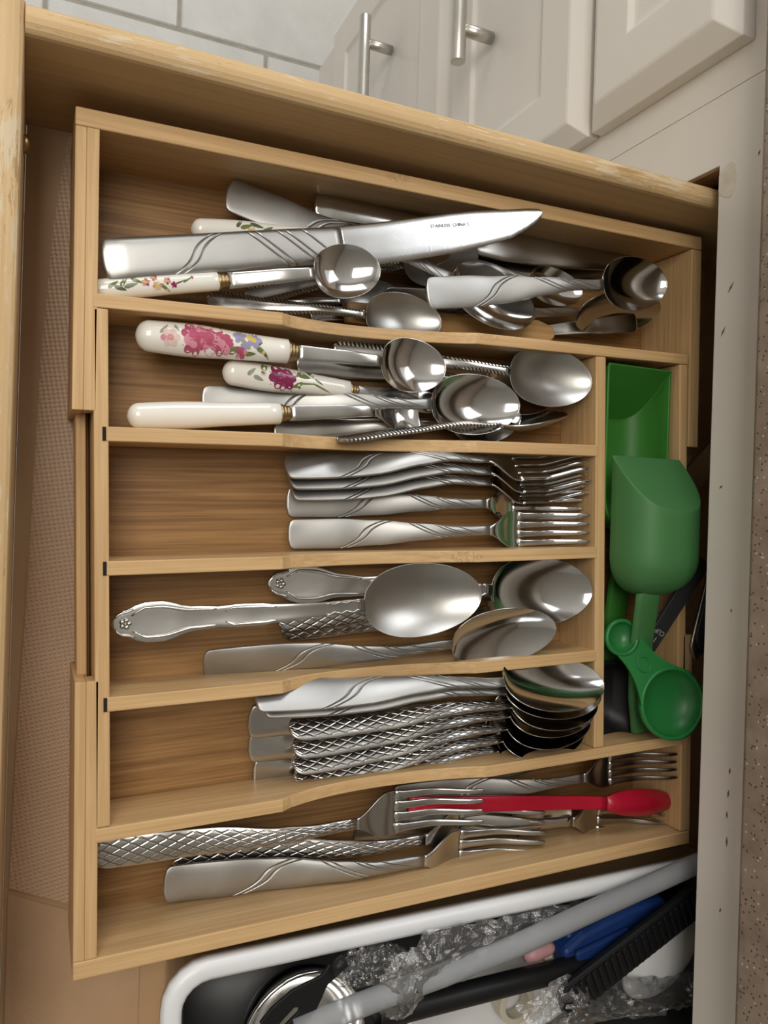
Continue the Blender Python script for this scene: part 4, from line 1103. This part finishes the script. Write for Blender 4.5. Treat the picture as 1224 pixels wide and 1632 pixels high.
# ------------------------------------------------------------------ white bin with kitchen tools
BX0, BX1, BY0, BY1 = 0.0626, 0.452, -0.3520, -0.2235
bn = thing('storage_bin', 'white plastic bin of kitchen tools beside the organizer', 'bin', ((BX0 + BX1) / 2, (BY0 + BY1) / 2, FZ + 0.0008))
bw_, bh_ = BX1 - BX0, BY1 - BY0
HB = -FZ - 0.0008
v, f = loops([rr_loop(bw_ - 0.020, bh_ - 0.020, 0.018, 0.0), rr_loop(bw_ - 0.010, bh_ - 0.010, 0.020, HB - 0.010), rr_loop(bw_ - 0.001, bh_ - 0.001, 0.022, HB - 0.009), rr_loop(bw_, bh_, 0.022, HB - 0.003), rr_loop(bw_ - 0.003, bh_ - 0.003, 0.021, HB - 0.0006), rr_loop(bw_ - 0.007, bh_ - 0.007, 0.020, HB),
              rr_loop(bw_ - 0.015, bh_ - 0.015, 0.016, HB), rr_loop(bw_ - 0.019, bh_ - 0.019, 0.014, HB - 0.001), rr_loop(bw_ - 0.021, bh_ - 0.021, 0.013, HB - 0.004), rr_loop(bw_ - 0.026, bh_ - 0.026, 0.012, 0.002)])
from_data('tub', v, f, M['white_plastic'], bn)
v, f = loops([rr_loop(bw_ - 0.0275, bh_ - 0.0275, 0.011, 0.0024), rr_loop(bw_ - 0.0275, bh_ - 0.0275, 0.011, 0.0036)])
from_data('grip_mat', v, f, M['graphite'], bn)
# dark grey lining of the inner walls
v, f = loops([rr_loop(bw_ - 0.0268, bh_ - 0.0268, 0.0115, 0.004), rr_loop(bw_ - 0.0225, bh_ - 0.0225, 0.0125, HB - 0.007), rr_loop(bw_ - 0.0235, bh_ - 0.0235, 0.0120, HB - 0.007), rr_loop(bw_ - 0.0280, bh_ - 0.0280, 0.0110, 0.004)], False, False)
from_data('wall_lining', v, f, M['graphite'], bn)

ld = thing('ladle', 'polished steel ladle bowl in the white bin', 'ladle', (0.1369, -0.2753, -0.0100))
v, f = [], []
round_cup(v, f, (0, 0, 0.006), 0.0325, 0.026, 40, 12, 0.0011)
from_data('bowl', v, f, M['bright'], ld)
tube('rolled_rim', [(0.0328 * math.cos(2 * PI * k / 40), 0.0328 * math.sin(2 * PI * k / 40), 0.006) for k in range(40)], 0.0011, M['bright'], ld, 8, closed=True)
strip('handle', [-0.033 - 0.08 * i / 10 for i in range(11)], 7, lambda s: 0.005, lambda s: 0.0055 - (abs(s) - 0.028) * 0.08, lambda s: 0.002, lambda s: 0.0, M['steel'], ld).rotation_euler = (0, 0, 0.9)

tg = bpy.data.objects.new('slotted_turner', None); COL.objects.link(tg)
out = [(0, -0.015), (0.012, -0.0165), (0.030, -0.0145), (0.042, -0.0095), (0.050, -0.0055), (0.052, -0.0050), (0.062, -0.0062), (0.062, 0.0062), (0.052, 0.0050), (0.050, 0.0055), (0.042, 0.0095), (0.030, 0.0145), (0.012, 0.0165), (0, 0.015)]
slot = [(0.008, -0.0022), (0.024, -0.0026), (0.0262, 0.0), (0.024, 0.0026), (0.008, 0.0022), (0.006, 0.0)]
half = lambda sg: None
bmx = bmesh.new()
vo_ = [bmx.verts.new((a, b, 0)) for a, b in out]; vi_ = [bmx.verts.new((a, b, 0)) for a, b in slot]
ed = [bmx.edges.new((l[i], l[(i + 1) % len(l)])) for l in (vo_, vi_) for i in range(len(l))]
bmesh.ops.triangle_fill(bmx, edges=ed, use_beauty=True)
mx = bpy.data.meshes.new('slotted_head'); bmx.to_mesh(mx); bmx.free(); mx.materials.append(M['black'])
hd = mesh_obj('slotted_head', mx, tg)
mo = hd.modifiers.new('t', 'SOLIDIFY'); mo.thickness = 0.0028; mo.offset = 0
bevel(hd, 0.0007, 2)
tube('round_grip', [(0.060, 0, 0.0), (0.066, 0, 0.001), (0.072, 0, 0.002)], [0.0045, 0.0052, 0.0048], M['black'], tg, 14)
place(tg, (0.1162, -0.2647, 0.0040), (0.1543, -0.2342, 0.0040), 0.072)
tag(tg, 'black slotted turner head across the steel ladle', 'turner')

fr = tube('silicone_strap', [Vector((0.1280, -0.2645, 0.0060)), Vector((0.1437, -0.2619, 0.0060)), Vector((0.1776, -0.2564, 0.0075)), Vector((0.2089, -0.2527, 0.0085)), Vector((0.2567, -0.2453, 0.0095)), Vector((0.3186, -0.2333, 0.0100)), Vector((0.3928, -0.2192, 0.0110)), Vector((0.4090, -0.2165, 0.0110))], 0.0060, M['frost'], None, 18)
tag(fr, 'frosted translucent tube laid slantwise over the bin', 'tube')
bt = thing('drinking_tube', 'black hollow tube with open end in the bin', 'tube', (0.1769, -0.2733, -0.0020))
a_, b_ = Vector((0.1769, -0.2733, -0.0020)), Vector((0.3539, -0.2778, -0.0060))
d = (b_ - a_); Lb = d.length
v, f = [], []
for r_, s_ in ((0.0066, 0.0), (0.0066, Lb), (0.0054, Lb), (0.0054, 0.0)):
    for k in range(24):
        t = 2 * PI * k / 24; v.append((s_, r_ * math.cos(t), r_ * math.sin(t)))
for i in range(4):
    for k in range(24): f.append((i * 24 + k, i * 24 + (k + 1) % 24, ((i + 1) % 4) * 24 + (k + 1) % 24, ((i + 1) % 4) * 24 + k))
o = from_data('tube_wall', v, f, M['black'], bt); bevel(o, 0.0005, 2, 50)
x = d.normalized(); y = Vector((0, 0, 1)).cross(x).normalized(); z = x.cross(y)
o.matrix_local = Matrix((x, y, z)).transposed().to_4x4()

bl_ = bpy.data.objects.new('blue_clip', None); COL.objects.link(bl_)
prism('clip_body', [(0, -0.004), (0.004, -0.008), (0.034, -0.0105), (0.052, -0.006), (0.052, 0.009), (0.036, 0.0105), (0.01, 0.0085), (0, 0.005)], 0, 0.009, M['blue'], bl_, axis='z', bv=0.002)
prism('clip_lever', [(0.004, -0.003), (0.030, -0.0055), (0.030, 0.005), (0.004, 0.004)], 0.0092, 0.0115, M['blue'], bl_, axis='z', bv=0.001)
tube('hinge_pin', [(0.006, -0.009, 0.004), (0.006, 0.0085, 0.004)], 0.0018, M['blue'], bl_, 10)
place(bl_, (0.3047, -0.2735, -0.0200), (0.3872, -0.2616, -0.0200), 0.052)
tag(bl_, 'blue plastic clip under the frosted tube', 'clip')

rb = bpy.data.objects.new('ribbed_tongs_handle', None); COL.objects.link(rb)
prism('grip', [(0, -0.006), (0.006, -0.009), (0.10, -0.0095), (0.112, -0.007), (0.112, 0.007), (0.10, 0.0095), (0.006, 0.009), (0, 0.006)], 0.0, 0.005, M['black'], rb, axis='z', bv=0.0015)
rib = None
for k in range(22):
    if rib is None:
        rib = box('rib', (-0.0011, 0.0011, -0.0072, 0.0072, 0.0, 0.0016), M['black'], rb, 0.0005); o = rib
    else:
        o = rib.copy(); COL.objects.link(o); o.parent = rb
    o.location = (0.010 + k * 0.0043, 0, 0.005)
place(rb, (0.2929, -0.2897, 0.0030), (0.4087, -0.2382, 0.0060), 0.112)
tag(rb, 'black ribbed grip lying slantwise in the bin', 'tool handle')

ws = thing('white_scoop', 'white rounded plastic ladle bowl at the right side of the bin', 'scoop', (0.3850, -0.2871, -0.0040))
v, f = [], []
nn, mm = 30, 9
for i in range(mm + 1):
    for k in range(nn):
        a = 2 * PI * k / nn; e = PI / 2 * i / mm
        v.append((0.034 * math.cos(a) * max(0.01, math.cos(e)), 0.022 * math.sin(a) * max(0.01, math.cos(e)), 0.010 * math.sin(e) - 0.006))
for i in range(mm):
    for k in range(nn): f.append((i * nn + k, i * nn + (k + 1) % nn, (i + 1) * nn + (k + 1) % nn, (i + 1) * nn + k))
f.append(tuple(range(mm * nn, mm * nn + nn)))
o = from_data('bowl', v, f, M['white_plastic'], ws); o.rotation_euler = (0, 0, 0.5)
mo = o.modifiers.new('t', 'SOLIDIFY'); mo.thickness = 0.0012
o = prism('stem', [(0.028, -0.005), (0.075, -0.004), (0.075, 0.004), (0.028, 0.005)], -0.006, -0.003, M['white_plastic'], ws, axis='z', bv=0.0008); o.rotation_euler = (0, 0, 0.5)

wl = thing('plastic_lid', 'pale grey shallow plastic dish under the bags in the bin', 'lid', (0.2669, -0.3063, -0.0300))  # a loose plastic lid with a low rim
v, f = loops([rr_loop(0.11, 0.055, 0.012, 0), rr_loop(0.11, 0.055, 0.012, 0.003), rr_loop(0.106, 0.051, 0.010, 0.003), rr_loop(0.104, 0.049, 0.009, 0.0015)])
from_data('lid_plate', v, f, M['white_plastic'], wl).rotation_euler = (0, 0, 0.25)
tr_ = thing('tape_roll', 'cream tape roll partly under the black tube', 'tape', (0.2774, -0.2981, -0.0240))
v, f = [], []
for r_, s_ in ((0.0125, 0.0), (0.0125, 0.009), (0.0085, 0.009), (0.0085, 0.0)):
    for k in range(28):
        t = 2 * PI * k / 28; v.append((r_ * math.cos(t), r_ * math.sin(t), s_))
for i in range(4):
    for k in range(28): f.append((i * 28 + k, i * 28 + (k + 1) % 28, ((i + 1) % 4) * 28 + (k + 1) % 28, ((i + 1) % 4) * 28 + k))
o = from_data('tape_ring', v, f, M['cream'], tr_, smooth=False); bevel(o, 0.0006, 2, 50)
pk = bpy.data.objects.new('pink_peg', None); COL.objects.link(pk)
v, f = lathe_data([(0, 0), (0.0005, 0.003), (0.006, 0.0042), (0.016, 0.0038), (0.019, 0.0025), (0.0195, 0)], 16)
from_data('peg_body', v, f, M['pink'], pk)
v, f = box_data(0.0125, 0.0175, -0.011, -0.0035, -0.001, 0.001)
from_data('cream_tab', v, f, M['cream'], pk, smooth=False)
place(pk, (0.2792, -0.2679, -0.0120), (0.3004, -0.2653, -0.0120), 0.0195)
tag(pk, 'small pink peg with cream tab beside the blue clip', 'peg')

def crumple(name, label, pts, wd, seed, amp=0.006, twist=0.0):
    """a crumpled clear plastic bag: a thin sheet along pts with folds"""
    pts = [Vector(p) for p in pts]
    nu, nv = 44, 15
    jr = random.Random(int(seed * 10))
    v, f = [], []
    for i in range(nu + 1):
        t = i / nu * (len(pts) - 1); k = min(int(t), len(pts) - 2); q = t - k
        p = pts[k].lerp(pts[k + 1], q)
        d = (pts[k + 1] - pts[k]).normalized(); s = Vector((-d.y, d.x, 0)).normalized()
        wloc = wd[k] + (wd[k + 1] - wd[k]) * q
        for j in range(nv + 1):
            e = -1 + 2 * j / nv
            b = p + s * wloc * e
            n1 = noise.noise(Vector((b.x * 60, b.y * 60, seed)), noise_basis='BLENDER')
            n2 = noise.ridged_multi_fractal(Vector((b.x * 110, b.y * 110, seed + 3)), 1.0, 2.0, 3, 1.0, 1.5)
            b.z += amp * (0.55 * n1 + 0.22 * n2 + 0.16 * jr.uniform(-1, 1)) - abs(e) ** 2 * amp * 0.9
            b.x += amp * 0.2 * jr.uniform(-1, 1); b.y += amp * 0.12 * jr.uniform(-1, 1)
            v.append(tuple(b))
    for i in range(nu):
        for j in range(nv):
            q = (i * (nv + 1) + j, i * (nv + 1) + j + 1, (i + 1) * (nv + 1) + j + 1, (i + 1) * (nv + 1) + j)
            f += [(q[0], q[1], q[2]), (q[0], q[2], q[3])] if (i + j) % 2 else [(q[0], q[1], q[3]), (q[1], q[2], q[3])]
    o = from_data(name, v, f, M['film'], smooth=False)
    return tag(o, label, 'plastic bag')
crumple('plastic_bag', 'crumpled clear plastic bag over the middle of the bin', [(0.1836, -0.2703, 0.0090), (0.1884, -0.2510, 0.0130), (0.2097, -0.2438, 0.0100), (0.2512, -0.2444, 0.0050), (0.2973, -0.2416, 0.0020), (0.3298, -0.2399, -0.0030)], [0.007, 0.016, 0.017, 0.012, 0.008, 0.003], 1.3, 0.0065)
crumple('plastic_bag', 'clear plastic bag bunched at the bottom right of the bin', [(0.2719, -0.2984, 0.0060), (0.2953, -0.2883, 0.0100), (0.3359, -0.2996, 0.0070), (0.3930, -0.3081, 0.0040), (0.4133, -0.3100, 0.0030)], [0.012, 0.015, 0.013, 0.012, 0.010], 5.7, 0.008)
crumple('plastic_bag', 'flat clear plastic bag beside the steel ladle', [(0.1551, -0.2493, -0.0040), (0.1759, -0.2460, -0.0020), (0.2080, -0.2609, -0.0040)], [0.008, 0.012, 0.010], 8.9, 0.006)


# ------------------------------------------------------------------ stand everything on the kitchen floor
for o in S.objects:
    if o.parent is None and o.type not in {'CAMERA', 'LIGHT'}:
        o.location.z += LIFT
